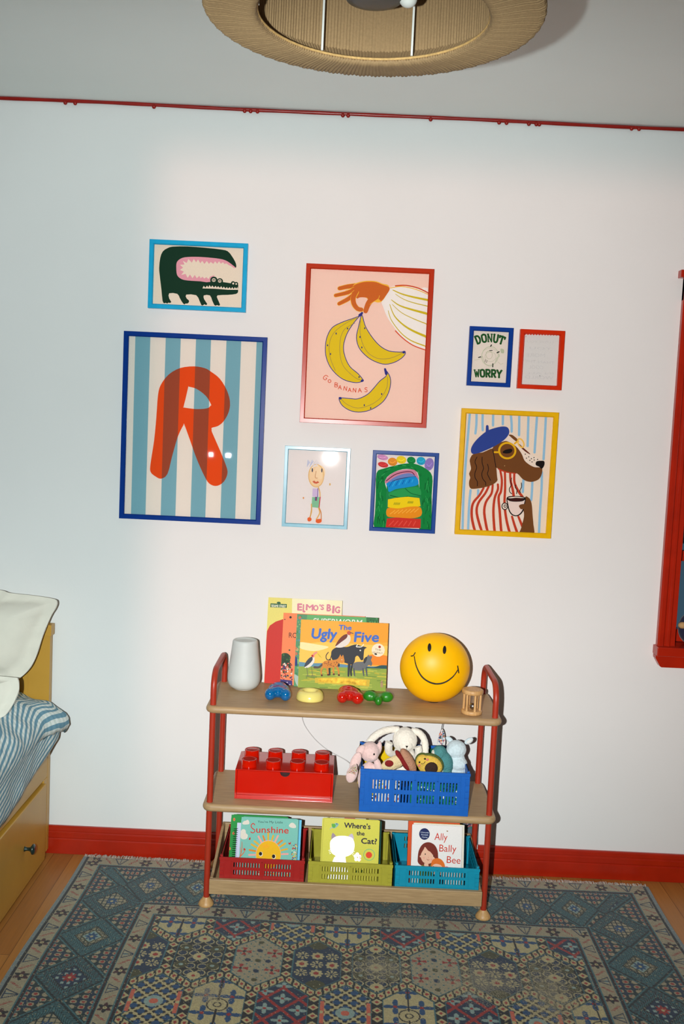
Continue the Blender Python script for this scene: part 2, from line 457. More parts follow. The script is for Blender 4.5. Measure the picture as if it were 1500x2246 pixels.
tag(MB().box(-2.46, 2.76, -5.26, -5.2, 0, H).build('wall_front', mat('low_bounce_rear_wall', (60, 66, 64), 0.8)), kind=S)  # unseen rear wall, kept dark so it bounces and mirrors little light

# baseboard with moulded profile
prof = [(0, 0), (-0.020, 0), (-0.020, 0.052), (-0.017, 0.056), (-0.019, 0.060), (-0.019, 0.076), (-0.015, 0.080), (-0.016, 0.084), (-0.014, 0.095), (-0.009, 0.099), (0, 0.099)]
mb = MB(); X0, X1 = -2.4, 2.7
vs = [(X0, y, z) for y, z in prof]+[(X1, y, z) for y, z in prof]; n = len(prof)
mb.add(vs, [(i, (i+1) % n, n+(i+1) % n, n+i) for i in range(n)]+[tuple(range(n)), tuple(range(2*n-1, n-1, -1))])
tag(mb.build('baseboard_back', M_red, bevel=0.001), 'glossy red painted baseboard with moulded top edge', kind=S)

# red painted cord along the ceiling line, with knotty drips
mb = MB(); P = []; Rr = []
for i in range(260):
    x = -1.9+i*(4.2/259); P.append((x, -0.006+0.0008*math.sin(x*9), H-0.006+0.0012*math.sin(x*5.3))); Rr.append(0.0060+0.0004*math.sin(x*31))
mb.tube(P, Rr, 8)
for x in (-0.998, -0.965, -0.70, -0.395, -0.375, -0.352, -0.065, -0.047, 0.230, 0.46, 0.485, 0.56, 0.585, 0.595, 0.905, 0.93):
    mb.ell((x, -0.009, H-0.012), (0.007, 0.006, 0.0075), 10)
tag(mb.build('trim_1', mat('dark_red_cord_paint', (160, 28, 14), 0.3, var=0.15, vscale=20)), 'thin red cord with small knots where wall meets ceiling', kind=S)

# window: casing, sill, sash, glass
win = thing('window_1', None, None, (0, 0, 0)); tag(win, 'red painted wooden window at the right edge', kind=S)
mb = MB()
cp = [(1.118, 0), (1.118, -0.020), (1.124, -0.026), (1.137, -0.026), (1.141, -0.020), (1.148, -0.020), (1.152, -0.024), (1.160, -0.024), (1.164, -0.016), (1.181, -0.016), (1.181, 0)]
def casing(side):
    q = [(x if side > 0 else WX0+WX1-x, y) for x, y in cp]
    vs = [(x, y, 0.858) for x, y in q]+[(x, y, WZ1+0.074) for x, y in q]; k = len(q)
    fs = [(i, (i+1) % k, k+(i+1) % k, k+i) for i in range(k)]+[tuple(range(k)), tuple(range(2*k-1, k-1, -1))]
    mb.add(vs, fs)
casing(1); casing(-1)
mb.box(1.118, WX0+WX1-1.118, -0.022, 0, WZ1, WZ1+0.075)
mb.box(1.10, WX0+WX1-1.10, -0.032, 0, WZ1+0.075, WZ1+0.10)
mb.build('window_casing', M_red, win, bevel=0.0012)
mb = MB()
mb.box(1.110, WX0+WX1-1.110, -0.052, 0.10, 0.826, 0.858)
sp = [(1.1125, 0.826), (1.1125, 0.815), (1.130, 0.786), (1.136, 0.783), (2.03, 0.783), (2.036, 0.786), (2.056, 0.815), (2.056, 0.826)]
mb.prism(sp[::-1], -0.030, 0.0)
mb.build('window_sill', M_red, win, bevel=0.003, segs=3)
mb = MB()
for z0, z1 in ((0.860, 0.905), (1.150, 1.186), (1.60, 1.63), (2.0, 2.05)): mb.box(WX0, WX1, 0.055, 0.095, z0, z1)
for x0, x1 in ((WX0, WX0+0.010), (WX1-0.03, WX1), (1.575, 1.60)): mb.box(x0, x1, 0.0535, 0.0965, 0.86, 2.049)
mb.build('window_sash', M_red, win, bevel=0.002)
MB().box(WX0+0.005, WX1-0.01, 0.070, 0.074, 0.88, 2.03).build('window_pane', glassmat('window_glass', (0.85, 0.97, 1.0)), win)
# flat panel outside the upper panes, coloured as the teal reflection in the glass
MB().box(WX0-0.05, WX1+0.05, 0.212, 0.218, 1.196, 2.1).build('reflection_panel', mat('teal_reflection', (112, 150, 158), 0.8), win)
# navy soft toy and its tan paw on the sill
t = thing('soft_toy', 'navy blue soft toy with a tan paw sitting on the window sill', 'soft toy', (1.235, 0.020, 0.858))
navy = mat('navy_plush', (22, 26, 62), 0.9, sheen=0.4, bump=0.5, bscale=400)
mb = MB(); mb.ell((0.012, 0, 0.060), (0.048, 0.026, 0.058), 20); mb.ell((0.018, -0.002, 0.125), (0.036, 0.024, 0.034), 20); mb.ell((-0.010, -0.002, 0.150), (0.010, 0.008, 0.016), 12)
mb.build('body', navy, t)
MB().ell((-0.028, -0.022, 0.072), (0.016, 0.013, 0.012), 12).build('paw', mat('tan_plush', (196, 158, 110), 0.9, bump=0.4), t)
# ------------------------------------------------------------------ the cart (three-tier trolley)
M_beech = woodmat('beech_shelf', (172, 142, 104), (188, 158, 118), (4, 45, 45), 0.5)
M_beech2 = woodmat('beech_turned', (196, 152, 98), (214, 172, 118), (30, 30, 5), 0.45)
M_tube = mat('red_lacquered_steel', (174, 58, 34), 0.42, var=0.04, vscale=60)
PXL, PXR, PYF, PYB = -0.3865, 0.5105, -0.360, -0.078
cart = thing('shelf_trolley', 'three-tier trolley with red tubular frame and beech shelves standing on the rug', 'shelf unit', (0, 0, 0))
for px in (PXL, PXR):
    path = [(px, PYF, 0.030), (px, PYF, 0.30), (px, PYF, 0.700)]
    def arc(cy, cz, r, a0, a1, k=7):
        return [(px, cy+r*math.cos(math.radians(a0+(a1-a0)*i/k)), cz+r*math.sin(math.radians(a0+(a1-a0)*i/k))) for i in range(k+1)]
    path += arc(PYF+0.055, 0.722, 0.055, 180, 90)
    path += arc(PYB-0.055, 0.722, 0.055, 90, 0)
    path += [(px, PYB, 0.30), (px, PYB, 0.030)]
    MB().tube(path, 0.0098, 16).build('side_frame', M_tube, cart)
def shelf(zc, th, nm):
    cx, cy = (PXL+PXR)/2, -0.2215
    M = Matrix.Translation((cx, cy, 0))
    mb = MB().plate(0.941, 0.330, zc-th, zc, 0.030, bull=0.010, M=M)
    return mb.build(nm, M_beech, cart)
shelf(0.673, 0.023, 'shelf'); shelf(0.354, 0.025, 'shelf')
# bottom tray: base board, front lip, sloped cheeks, back board
mb = MB()
mb.box(PXL+0.0115, PXR-0.0115, -0.378, -0.072, 0.062, 0.074)
mb.box(PXL+0.0115, PXR-0.0115, -0.393, -0.378, 0.062, 0.111)
mb.box(PXL+0.0115, PXR-0.0115, -0.072, -0.060, 0.062, 0.165)
for x in (PXL+0.0115, PXR-0.0215):
    pts = [(-0.378, 0.074), (-0.072, 0.074), (-0.072, 0.165), (-0.10, 0.165), (-0.345, 0.111), (-0.378, 0.111)]
    n = len(pts); vs = [(x, y, z) for y, z in pts]+[(x+0.010, y, z) for y, z in pts]
    mb.add(vs, [(i, (i+1) % n, n+(i+1) % n, n+i) for i in range(n)]+[tuple(range(n))[::-1], tuple(range(n, 2*n))])
mb.build('bottom_tray', M_beech, cart, bevel=0.002, segs=2)
for px in (PXL, PXR):
    for py in (PYF, PYB):
        MB().lathe([(0.014, 0.0090), (0.0230, 0.0095), (0.0250, 0.0125), (0.0242, 0.0175), (0.0195, 0.0250), (0.0140, 0.0320), (0.0110, 0.0380)], 24).build('foot', M_beech2, cart, (px, py, 0))

# ------------------------------------------------------------------ crates
def crate(name, label, w, d, h, color, loc, groups, rows, nslot, sw, margin, zr, group=None):
    m = mat(color[0], color[1], 0.42, var=0.05, vscale=60, bump=0.05, bscale=300)
    c = thing(name, label, 'crate', loc, group=group)
    th = 0.0032
    gw = (w-2*margin)/groups; slots = []
    for g in range(groups):
        x0 = -w/2+margin+g*gw; inner = gw-0.012
        for k in range(nslot):
            xc = x0+0.006+inner*(k+0.5)/nslot
            for z0, z1 in zr: slots.append((xc-sw/2, xc+sw/2, z0, z1))
    mb = MB()
    slotted(mb, -w/2, w/2, 0, h, 0, th, slots)                                  # front wall at y=0
    # raised rims, ribs and foot of the front wall
    mb.box(-w/2-0.0015, w/2+0.0015, -0.0022, 0.0, h-0.009, h)
    mb.box(-w/2, w/2, -0.0018, 0, 0.0, zr[0][0]-0.010)
    for g in range(groups+1):
        x = -w/2+margin+g*gw; mb.box(x-0.0022, x+0.0022, -0.0012, 0, zr[0][0]-0.010, h-0.009)
    mb.box(-w/2+margin, w/2-margin, -0.0012, 0, zr[-1][1]+0.003, zr[-1][1]+0.005)
    for sx in (-1, 1):
        for k in range(5):
            z = 0.02+k*(h-0.035)/5; mb.box(sx*w/2-(0.014 if sx > 0 else 0), sx*w/2+(0.014 if sx < 0 else 0), -0.0026, 0, z, z+(h-0.035)/5-0.003)
    mb.build('front_panel', m, c, bevel=0.0004, segs=1)
    mb = MB(); slotted(mb, -w/2, w/2, 0.004, h, d-th, d, [(a, b, z0+0.004, z1+0.004) for a, b, z0, z1 in slots])
    mb.box(-w/2, w/2, d-th-0.002, d, h-0.008, h)
    mb.build('back_panel', m, c)
    for sx in (-1, 1):
        Ms = Matrix.Translation((sx*(w/2-th/2), d/2, 0)) @ Matrix.Rotation(PI/2, 4, 'Z')
        sl = [(-d/2+0.03+k*(d-0.06)/8+0.004, -d/2+0.03+k*(d-0.06)/8+0.004+sw, z0, z1) for k in range(8) for z0, z1 in zr]
        mb = MB(); slotted(mb, -d/2+th, d/2-th, 0.004, h, -th/2, th/2, sl, M=Ms)
        mb.box(sx*w/2-(0.006 if sx > 0 else -0.0), sx*w/2+(0.006 if sx < 0 else 0.0), th, d-th, h-0.008, h)
        # hinge columns at the corners
        for yy in (0.006, d-0.016):
            mb.box(sx*w/2-(0.009 if sx > 0 else 0), sx*w/2+(0.009 if sx < 0 else 0), yy, yy+0.010, 0.01, h+0.004)
        mb.build('side_panel', m, c, bevel=0.0004, segs=1)
    MB().box(-w/2+th, w/2-th, th, d-th, 0.002, 0.005).build('base', m, c)
    return c
crate('storage_crate', 'red slotted plastic crate of board books, left on the bottom tray', 0.272, 0.258, 0.104, ('red_crate_plastic', (172, 36, 32)), (-0.2095, -0.3745, 0.0745), 2, 2, 10, 0.0042, 0.036, [(0.047, 0.063), (0.072, 0.088)], group='slotted crates on the bottom tray')
crate('storage_crate', 'olive yellow slotted plastic crate in the middle of the bottom tray', 0.270, 0.258, 0.104, ('olive_crate_plastic', (176, 168, 62)), (0.0745, -0.3745, 0.0745), 2, 2, 10, 0.0042, 0.036, [(0.047, 0.063), (0.072, 0.088)], group='slotted crates on the bottom tray')
crate('storage_crate', 'turquoise slotted plastic crate at the right end of the bottom tray', 0.270, 0.258, 0.104, ('turquoise_crate_plastic', (0, 150, 176)), (0.3535, -0.3745, 0.0745), 2, 2, 10, 0.0042, 0.036, [(0.047, 0.063), (0.072, 0.088)], group='slotted crates on the bottom tray')
crate('storage_crate', 'large royal blue slotted plastic crate full of soft toys on the middle shelf', 0.347, 0.265, 0.140, ('royal_blue_crate_plastic', (14, 102, 184)), (0.2655, -0.3835, 0.3545), 4, 2, 6, 0.0045, 0.030, [(0.035, 0.062), (0.076, 0.106)])
# ------------------------------------------------------------------ framed prints
M_ink = inkmat('print_paper', 0.75, 0.0, 0.05, 700)
M_pane = glassmat('picture_glass', rough=0.022)
def frame(label, x0, z1, w, h, fw, color, corners, roll=0.0, tx=0.0, tz=0.0, group=None, rough=0.25, depth=0.020):
    t = thing('picture_frame', label, 'framed picture', (x0+w/2, -0.001, z1-h/2), (tx, roll, tz), group)
    m = mat(color[0], color[1], rough, var=0.05, vscale=40, spec=0.12 if 'navy' in color[0] or 'royal' in color[0] or 'turq' in color[0] or 'cobalt' in color[0] else 0.22)
    R = []
    def rect(hx, hz, y): return [(-hx, y, -hz), (hx, y, -hz), (hx, y, hz), (-hx, y, hz)]
    hx, hz = w/2, h/2
    prof = [(0, 0), (0, -depth+0.001), (0.0008, -depth), (fw*0.82, -depth), (fw, -depth+0.004), (fw, -0.004)]
    mb = MB(); R = [rect(hx-o, hz-o, y) for o, y in prof]
    mb.rings(R, smooth=False, cap=False)
    o = mb.build('frame', m, t)
    bb = MB().box(-hx+fw*0.6, hx-fw*0.6, -0.007, -0.001, -hz+fw*0.6, hz-fw*0.6).build('backing_board', mat('mdf_board', (120, 90, 60), 0.8), t)
    A = Art(corners, -hx, hx, -hz, hz, -0.0075)
    A.lim = (-hx+fw-0.0005, hx-fw+0.0005, -hz+fw-0.0005, hz-fw+0.0005)
    A.root = t; A.hx, A.hz, A.fw = hx, hz, fw
    return A
def finish(A, glass=True):
    A.mb.build('print', M_ink, A.root)
    if glass:
        a, b, f = A.hx, A.hz, A.fw
        MB().box(-a+f, a-f, -0.0135, -0.0120, -b+f, b-f).build('glass', M_pane, A.root)
def zig(outer, frac, c):
    out = []
    for i in range(len(outer)-1):
        (ax, ay), (bx, by) = outer[i], outer[i+1]
        out.append(outer[i]); mx, my = (ax+bx)/2, (ay+by)/2
        out.append((mx+(c[0]-mx)*0+frac*(c[0]-mx)/max(1, math.hypot(c[0]-mx, c[1]-my)), my+frac*(c[1]-my)/max(1, math.hypot(c[0]-mx, c[1]-my))))
    out.append(outer[-1]); return out

CREAM = (232, 216, 196)
# --- crocodile
A = frame('turquoise framed print of a dark green crocodile, highest on the left', -0.700, 2.172, 0.334, 0.230, 0.0155, ('turquoise_frame', (40, 172, 214)), [(152, 130), (1225, 186), (1197, 936), (131, 883)])
A.bg(CREAM)
GR = (26, 62, 44)
A.poly([(290, 260), (340, 225), (400, 208), (560, 207), (750, 222), (930, 243), (1000, 262), (1045, 315), (1080, 375), (1093, 415), (1088, 444), (1058, 425), (1000, 380), (900, 400), (700, 430), (600, 470), (700, 560), (808, 598), (880, 600), (950, 600), (1035, 613), (1108, 620), (1114, 655), (1110, 672), (1113, 705), (1090, 730), (1000, 740), (888, 745), (890, 785), (916, 846), (900, 858), (884, 850), (870, 858), (852, 848), (830, 800), (805, 745), (738, 745), (745, 790), (776, 838), (760, 850), (745, 842), (730, 853), (712, 850), (690, 800), (655, 742), (548, 735), (550, 775), (577, 800), (573, 822), (556, 834), (540, 832), (525, 843), (500, 815), (475, 770), (448, 726), (360, 720), (360, 775), (383, 815), (365, 826), (350, 822), (340, 833), (322, 824), (305, 830), (287, 800), (275, 680), (256, 520), (250, 440), (262, 330)], GR, n=2)
A.poly([(560, 323), (700, 323), (840, 335), (940, 350), (1000, 375), (1050, 412), (1084, 442), (1060, 450), (960, 480), (860, 520), (800, 597), (700, 590), (560, 580), (492, 563), (447, 520), (438, 440), (445, 378), (490, 338)], (226, 160, 172), n=3)
zz = [(1075, 452), (1040, 426), (1012, 415), (985, 395), (965, 402), (948, 382), (925, 398), (905, 372), (885, 398), (862, 372), (842, 400), (815, 378), (795, 400), (772, 368), (745, 400), (722, 366), (700, 392), (675, 350), (655, 382), (630, 345), (608, 385), (570, 345), (552, 388), (510, 365), (528, 405), (478, 408), (512, 438), (478, 465), (520, 482), (492, 520), (540, 508), (562, 552), (588, 515), (615, 556), (640, 520), (662, 556), (690, 530), (704, 556), (724, 540), (745, 560), (765, 545), (792, 566), (806, 540), (860, 520), (1000, 560), (1100, 500)]
A.poly(zz, CREAM, smooth=False)
A.dot((848, 578), 40, GR); A.dot((914, 592), 35, GR); A.poly([(820, 570), (880, 575), (890, 620), (815, 620)], GR)
A.dot((1058, 614), 24, GR); A.dot((1092, 620), 22, GR)
for cx, cy, r in ((848, 577, 20), (913, 588, 18)):
    A.dot((cx, cy), r+2, CREAM, ry=r); A.dot((cx, cy), r-1, GR, ry=r*0.55); A.dot((cx, cy+1), r*0.7, CREAM, ry=r*0.3); A.dot((cx, cy), 5, GR)
A.dot((1060, 616), 11, CREAM); A.dot((1092, 621), 9, CREAM)
tt = [(724, 668), (738, 640), (756, 660), (774, 638), (790, 658), (800, 632), (818, 655), (832, 637), (850, 658), (868, 640), (880, 660), (895, 645), (912, 662), (930, 645), (942, 668), (957, 650), (975, 670), (990, 654), (1003, 672), (1020, 655), (1035, 674), (1050, 655), (1064, 676), (1078, 656), (1092, 672), (1104, 655), (1112, 685), (1000, 684), (860, 672)]
A.poly(tt, CREAM, smooth=False)
finish(A, False)

# --- letter R on stripes
A = frame('large navy framed poster with a red letter R over blue and cream stripes', -0.779, 1.861, 0.491, 0.644, 0.0165, ('navy_frame', (10, 62, 140)), [(138, 103), (1375, 168), (1303, 1780), (90, 1720)])
A.bg((228, 218, 206))
TEAL = (128, 172, 182)
tops = [(232, 150, 362, 156), (495, 162, 625, 169), (757, 176, 887, 183), (1020, 190, 1147, 197), (1280, 204, 1340, 207)]
bots = [(187, 1700, 312, 1702), (443, 1705, 570, 1711), (700, 1714, 828, 1722), (957, 1728, 1085, 1735), (1215, 1740, 1275, 1745)]
ST = [[(a, b-20), (c, d-20), (g, h+20), (e, f+20)] for (a, b, c, d), (e, f, g, h) in zip(tops, bots)]
for q in ST: A.poly(q, TEAL, smooth=False, y=A.y-0.00006)
Rp = catmull([(740, 412), (830, 428), (880, 456), (960, 520), (1020, 620), (1047, 720), (1035, 810), (990, 890), (940, 930), (890, 944), (888, 960), (892, 985), (950, 1120), (1010, 1270), (1022, 1340), (990, 1410), (935, 1445), (880, 1436), (835, 1385), (760, 1220), (700, 1050), (652, 916), (644, 920), (595, 1020), (545, 1190), (505, 1340), (450, 1382), (400, 1362), (357, 1320), (360, 1240), (390, 1050), (410, 850), (425, 660), (450, 570), (520, 480), (620, 425)], True, 3)
Hp = catmull([(688, 588), (692, 588), (760, 608), (840, 670), (883, 742), (880, 752), (850, 775), (760, 782), (650, 768), (646, 762), (664, 690)], True, 3)
RED = (224, 84, 26); MIX = (160, 80, 54)
A.poly(Rp, RED, smooth=False, y=A.y-0.00010)
def striped(P, col, y):
    T = tessellate_polygon([[Vector((x, z, 0)) for x, z in P]])
    for a, b, c in T:
        tri = [P[a], P[b], P[c]]
        ar = (tri[1][0]-tri[0][0])*(tri[2][1]-tri[0][1])-(tri[2][0]-tri[0][0])*(tri[1][1]-tri[0][1])
        if abs(ar) < 1: continue
        for q in ST:
            Q = clip_poly(clip_poly(tri, q[0], q[3], -1), q[1], q[2], 1)
            if len(Q) >= 3:
                L = [A.mp(p) for p in Q]
                a2 = sum(L[i][0]*L[(i+1) % len(L)][1]-L[(i+1) % len(L)][0]*L[i][1] for i in range(len(L)))
                if a2 < 0: L = L[::-1]
                A.mb.add([(x, y, z) for x, z in L], [tuple(range(len(L)))], A.m, False, lin(col))
striped(Rp, MIX, A.y-0.00014)
A.poly(Hp, (228, 218, 206), smooth=False, y=A.y-0.00018)
striped(Hp, TEAL, A.y-0.00022)
finish(A)

# --- bananas
A = frame('tall red framed poster of a hand holding yellow bananas on pink', -0.166, 2.116, 0.435, 0.538, 0.0165, ('red_frame', (190, 56, 14)), [(141, 88), (1373, 143), (1294, 1673), (77, 1620)], tx=-0.011)
A.bg((240, 206, 190))
SK = (206, 112, 48); YE = (240, 190, 70); BL = (58, 62, 140); BAN = (224, 196, 44)
A.poly([(945, 322), (1010, 298), (1100, 298), (1220, 325), (1330, 368), (1310, 925), (1284, 918), (1180, 875), (1060, 790), (980, 690), (920, 600), (880, 500), (866, 452), (900, 400)], (238, 232, 226))
A.line([(1000, 300), (1100, 296), (1220, 322), (1330, 375)], 12, (208, 84, 36)); A.line([(950, 322), (1060, 306), (1200, 335), (1320, 385)], 8, YE)
A.line([(1000, 735), (1060, 795), (1130, 850), (1200, 888), (1300, 922)], 10, (216, 84, 48))
for L, w1, w2 in (([(975, 340), (1060, 378), (1180, 410), (1330, 440)], 8, 22), ([(1000, 380), (1080, 430), (1180, 465), (1320, 498)], 5, 10), ([(960, 435), (1040, 490), (1160, 530), (1320, 572)], 6, 24), ([(970, 480), (1060, 560), (1180, 620), (1320, 675)], 5, 10), ([(945, 480), (990, 590), (1080, 680), (1180, 740), (1310, 795)], 6, 24), ([(930, 540), (960, 630), (1040, 740), (1120, 810), (1200, 850), (1300, 885)], 6, 12)):
    A.line(L, w1, (206, 184, 40), w2=w2)
for L, w in (([(620, 300), (540, 308), (460, 326)], 44), ([(640, 320), (540, 365), (422, 394)], 40), ([(620, 370), (540, 430), (456, 474)], 42)):
    A.line(L, w+8, YE, w2=w-2); A.line(L, w, SK, w2=w-10)
A.poly([(940, 312), (870, 278), (800, 254), (700, 254), (610, 280), (580, 330), (600, 400), (700, 425), (735, 430), (860, 458)], YE)
A.poly([(945, 322), (870, 287), (800, 263), (700, 263), (610, 290), (575, 330), (590, 390), (650, 430), (700, 415), (730, 420), (760, 470), (835, 430), (862, 448), (905, 400)], SK)
A.line([(620, 360), (592, 420), (600, 480), (635, 522), (672, 532)], 56, YE, w2=44); A.line([(620, 350), (592, 415), (602, 478), (635, 522), (672, 530)], 50, SK, w2=36)
A.poly([(640, 420), (690, 412), (728, 425), (715, 470), (690, 510), (660, 500), (636, 465)], (240, 206, 190))
A.line([(770, 430), (735, 480), (712, 545)], 60, SK, w2=44); A.line([(845, 395), (835, 425), (790, 455), (755, 480)], 5, YE)
A.line([(600, 312), (520, 345)], 4, YE); A.line([(600, 345), (540, 395)], 4, YE)
def banana(P, inner, tips, w=7):
    A.poly(P, BAN)
    A.line(P+[P[0]], w, BL)
    for L in inner: A.line(L, 4, (150, 130, 90))
    for q in tips: A.line(q, 20, BL, w2=26)
banana([(660, 590), (600, 612), (480, 655), (390, 705), (342, 790), (325, 880), (330, 980), (368, 1080), (440, 1165), (520, 1215), (620, 1236), (685, 1222), (688, 1208), (640, 1150), (560, 1080), (512, 980), (500, 880), (530, 770), (590, 670), (650, 598)],
       [[(640, 610), (560, 640), (440, 720), (380, 800), (360, 900), (375, 1010), (420, 1120)], [(610, 660), (510, 720), (468, 820), (465, 960), (500, 1080), (600, 1180), (660, 1210)]], [[(668, 572), (655, 585)], [(686, 1216), (678, 1218)]])
banana([(672, 578), (645, 690), (624, 800), (650, 900), (720, 980), (800, 1030), (900, 1058), (1000, 1035), (1075, 985), (1096, 940), (1040, 940), (940, 930), (850, 880), (770, 790), (710, 690), (684, 600)],
       [[(662, 640), (658, 740), (680, 850), (730, 940), (800, 990), (880, 1008), (980, 990), (1075, 945)]], [[(678, 562), (665, 582)], [(1088, 938), (1080, 942)]])
banana([(905, 1110), (942, 1165), (955, 1230), (935, 1330), (880, 1420), (780, 1490), (670, 1520), (570, 1508), (490, 1460), (458, 1402), (472, 1384), (560, 1390), (640, 1392), (730, 1350), (790, 1290), (850, 1220), (912, 1168)],
       [[(925, 1180), (918, 1280), (860, 1380), (760, 1450), (640, 1482), (540, 1450), (480, 1400)]], [[(900, 1105), (912, 1150)], [(462, 1385), (470, 1388)]])
for p in ((428, 762), (538, 714), (345, 876), (374, 960), (704, 710), (658, 795), (676, 896), (868, 1346), (700, 1454), (762, 1482), (650, 1182)): A.dot(p, 6, (70, 70, 120), ry=10)
OR = (214, 84, 40)
A.line([(350, 1178), (330, 1166), (308, 1182), (306, 1200), (325, 1210), (338, 1196), (328, 1192)], 6, OR); A.ring((364, 1222), 14, 6, OR)
LT = {'B': [[(0, 0), (0, 1)], [(0, 0), (.55, .12), (.5, .42), (0, .5)], [(0, .5), (.65, .62), (.55, .95), (0, 1)]], 'A': [[(0, 1), (.4, 0), (.85, 1)], [(.15, .65), (.68, .65)]], 'N': [[(0, 1), (.05, 0), (.7, 1), (.75, 0)]], 'S': [[(.6, .1), (.2, .05), (.1, .35), (.55, .6), (.5, .95), (0, .95)]]}
for ch, x, y, hh, rot in (('B', 418, 1236, 42, .1), ('A', 452, 1262, 36, .12), ('N', 505, 1272, 38, .12), ('A', 545, 1288, 36, .06), ('N', 592, 1290, 38, .04), ('A', 640, 1292, 38, -.03), ('S', 702, 1284, 42, -.05)):
    for L in LT[ch]:
        P = [(x+(a*math.cos(rot)-b*math.sin(rot))*hh, y+(a*math.sin(rot)+b*math.cos(rot))*hh) for a, b in L]
        A.line(P, 6, OR, smooth=(ch in 'BS'), n=3, split=ch in 'NA')
finish(A)

# --- DONUT WORRY
A = frame('small navy framed card reading DONUT WORRY, beside the small red frame', 0.400, 1.931, 0.149, 0.201, 0.0145, ('royal_frame', (12, 66, 148)), [(172, 94), (722, 124), (668, 868), (120, 840)], group=None)
A.bg((226, 216, 204))
DG = (38, 92, 46)
def slab(word, p0, p1, h, sag, wts):
    """heavy slab letters along an arc"""
    G = {'D': ([[(.12, 0), (.12, 1)], [(.12, 0), (.62, .06), (.86, .5), (.62, .94), (.12, 1)]], [(0, 0), (0, 1)]),
         'O': ([[(.5, 0), (.16, .12), (.1, .5), (.16, .88), (.5, 1), (.84, .88), (.9, .5), (.84, .12), (.5, 0)]], []),
         'N': ([[(.14, 1), (.14, 0), (.84, 1), (.84, 0)]], [(0, 0), (0, 1), (.7, 0)]),
         'U': ([[(.16, 0), (.16, .8), (.5, 1), (.84, .8), (.84, 0)]], [(0, 0), (.7, 0)]),
         'T': ([[(.5, 0), (.5, 1)], [(.02, .04), (.98, .04)], [(.03, .04), (.03, .24)], [(.97, .04), (.97, .24)]], [(.34, 1)]),
         'W': ([[(.06, 0), (.26, 1), (.5, .25), (.74, 1), (.94, 0)]], [(-.06, 0), (.82, 0)]),
         'R': ([[(.14, 1), (.14, 0)], [(.14, 0), (.8, .06), (.8, .48), (.14, .52)], [(.45, .52), (.86, 1)]], [(0, 1), (0, 0), (.74, 1)]),
         'Y': ([[(.06, 0), (.5, .55), (.94, 0)], [(.5, .5), (.5, 1)]], [(-.06, 0), (.8, 0), (.34, 1)])}
    n = len(word); dx, dy = (p1[0]-p0[0]), (p1[1]-p0[1])
    for i, ch in enumerate(word):
        def P(a, b):
            q = (i+0.06+a*0.84)/n; t = 1-b
            sl = 4*sag*(1-2*q)/math.hypot(dx, dy)
            x = p0[0]+dx*q; y = p0[1]+dy*q-4*sag*(q-q*q)
            ux, uy = sl, -1.0; nn = math.hypot(ux, uy)
            return (x-ux/nn*0+(-sl)/nn*t*h*-1*-1, y-t*h/nn)
        st, sf = G[ch]
        for L in st:
            LL = catmull(L, False, 4) if ch in 'DOUR' and len(L) > 2 else L
            A.line([P(a, b) for a, b in LL], 24 if ch not in 'WN' else 17, DG, smooth=False, split=ch in 'WNTY')
        for (a, b) in sf: A.line([P(a-.04, b), P(a+.34, b)], 9, DG, smooth=False)
slab('DONUT', (262, 318), (596, 330), 96, 34, None)
slab('WORRY', (226, 732), (572, 744), 88, 6, None)
GG = (176, 182, 152)
A.ring((425, 470), 104, 9, (196, 200, 176), ry=120, rot=.3); A.ring((415, 455), 40, 4, GG, ry=52); A.poly([(560, 380), (600, 390), (600, 435), (565, 430)], (186, 192, 165))
A.line([(520, 430), (545, 470), (510, 500), (490, 560)], 12, (200, 202, 180)); A.line([(330, 470), (360, 560), (420, 600), (470, 580)], 4, GG); A.line([(225, 520), (280, 510), (330, 480)], 3, GG); A.line([(525, 545), (560, 575), (590, 560)], 3, GG)
A.line([(340, 400), (390, 380), (440, 370), (500, 400)], 3, GG); A.line([(370, 430), (400, 415), (440, 425)], 3, GG); A.ring((430, 480), 70, 3, GG, ry=60)
for p, q, w in (((435, 348), (445, 332), 14), ((515, 430), (540, 418), 14), ((280, 488), (308, 480), 12), ((460, 568), (458, 608), 12), ((420, 402), (455, 400), 9), ((368, 515), (360, 545), 5), ((388, 525), (378, 555), 5)): A.line([p, q], w, (34, 44, 34))
finish(A)

# --- scalloped pencil note
A = frame('small red framed sheet with scalloped top edge and faint pencil writing', 0.573, 1.929, 0.152, 0.201, 0.0150, ('scarlet_frame', (206, 52, 4)), [(805, 135), (1366, 155), (1322, 903), (762, 882)])
A.bg((206, 52, 4))
sc_unused = [(848, 828), (1290, 842), (1312, 218)]
for k in range(12):
    pass
A.poly([(x, y) for x, y in [(830, 838), (1268, 852), (1300, 220)]]+[(1300-36*(k//7)-36*(k % 7)/7, 216-k*0.09-13*math.sin(PI*(k % 7)/7)) for k in range(84)]+[(866, 208)], (214, 212, 208), smooth=False)
PC = (204, 202, 200)
for tx, p0, p1, h in (('I LOVE YOU', (895, 300), (1225, 308), 26), ('YOU', (925, 385), (1205, 390), 30), ('MORE', (885, 478), (1120, 484), 44), ('THAN THE', (870, 550), (1240, 572), 34), ('COOL', (915, 630), (1100, 636), 44), ('IN ALL', (880, 700), (1230, 700), 24), ('WORLD', (870, 755), (1225, 765), 40)):
    A.text(tx, p0, p1, h, PC, jit=2, mirror=True)
A.dot((878, 226), 4, (70, 70, 70)); A.dot((1056, 720), 3, (80, 80, 80), ry=9)
finish(A, False)

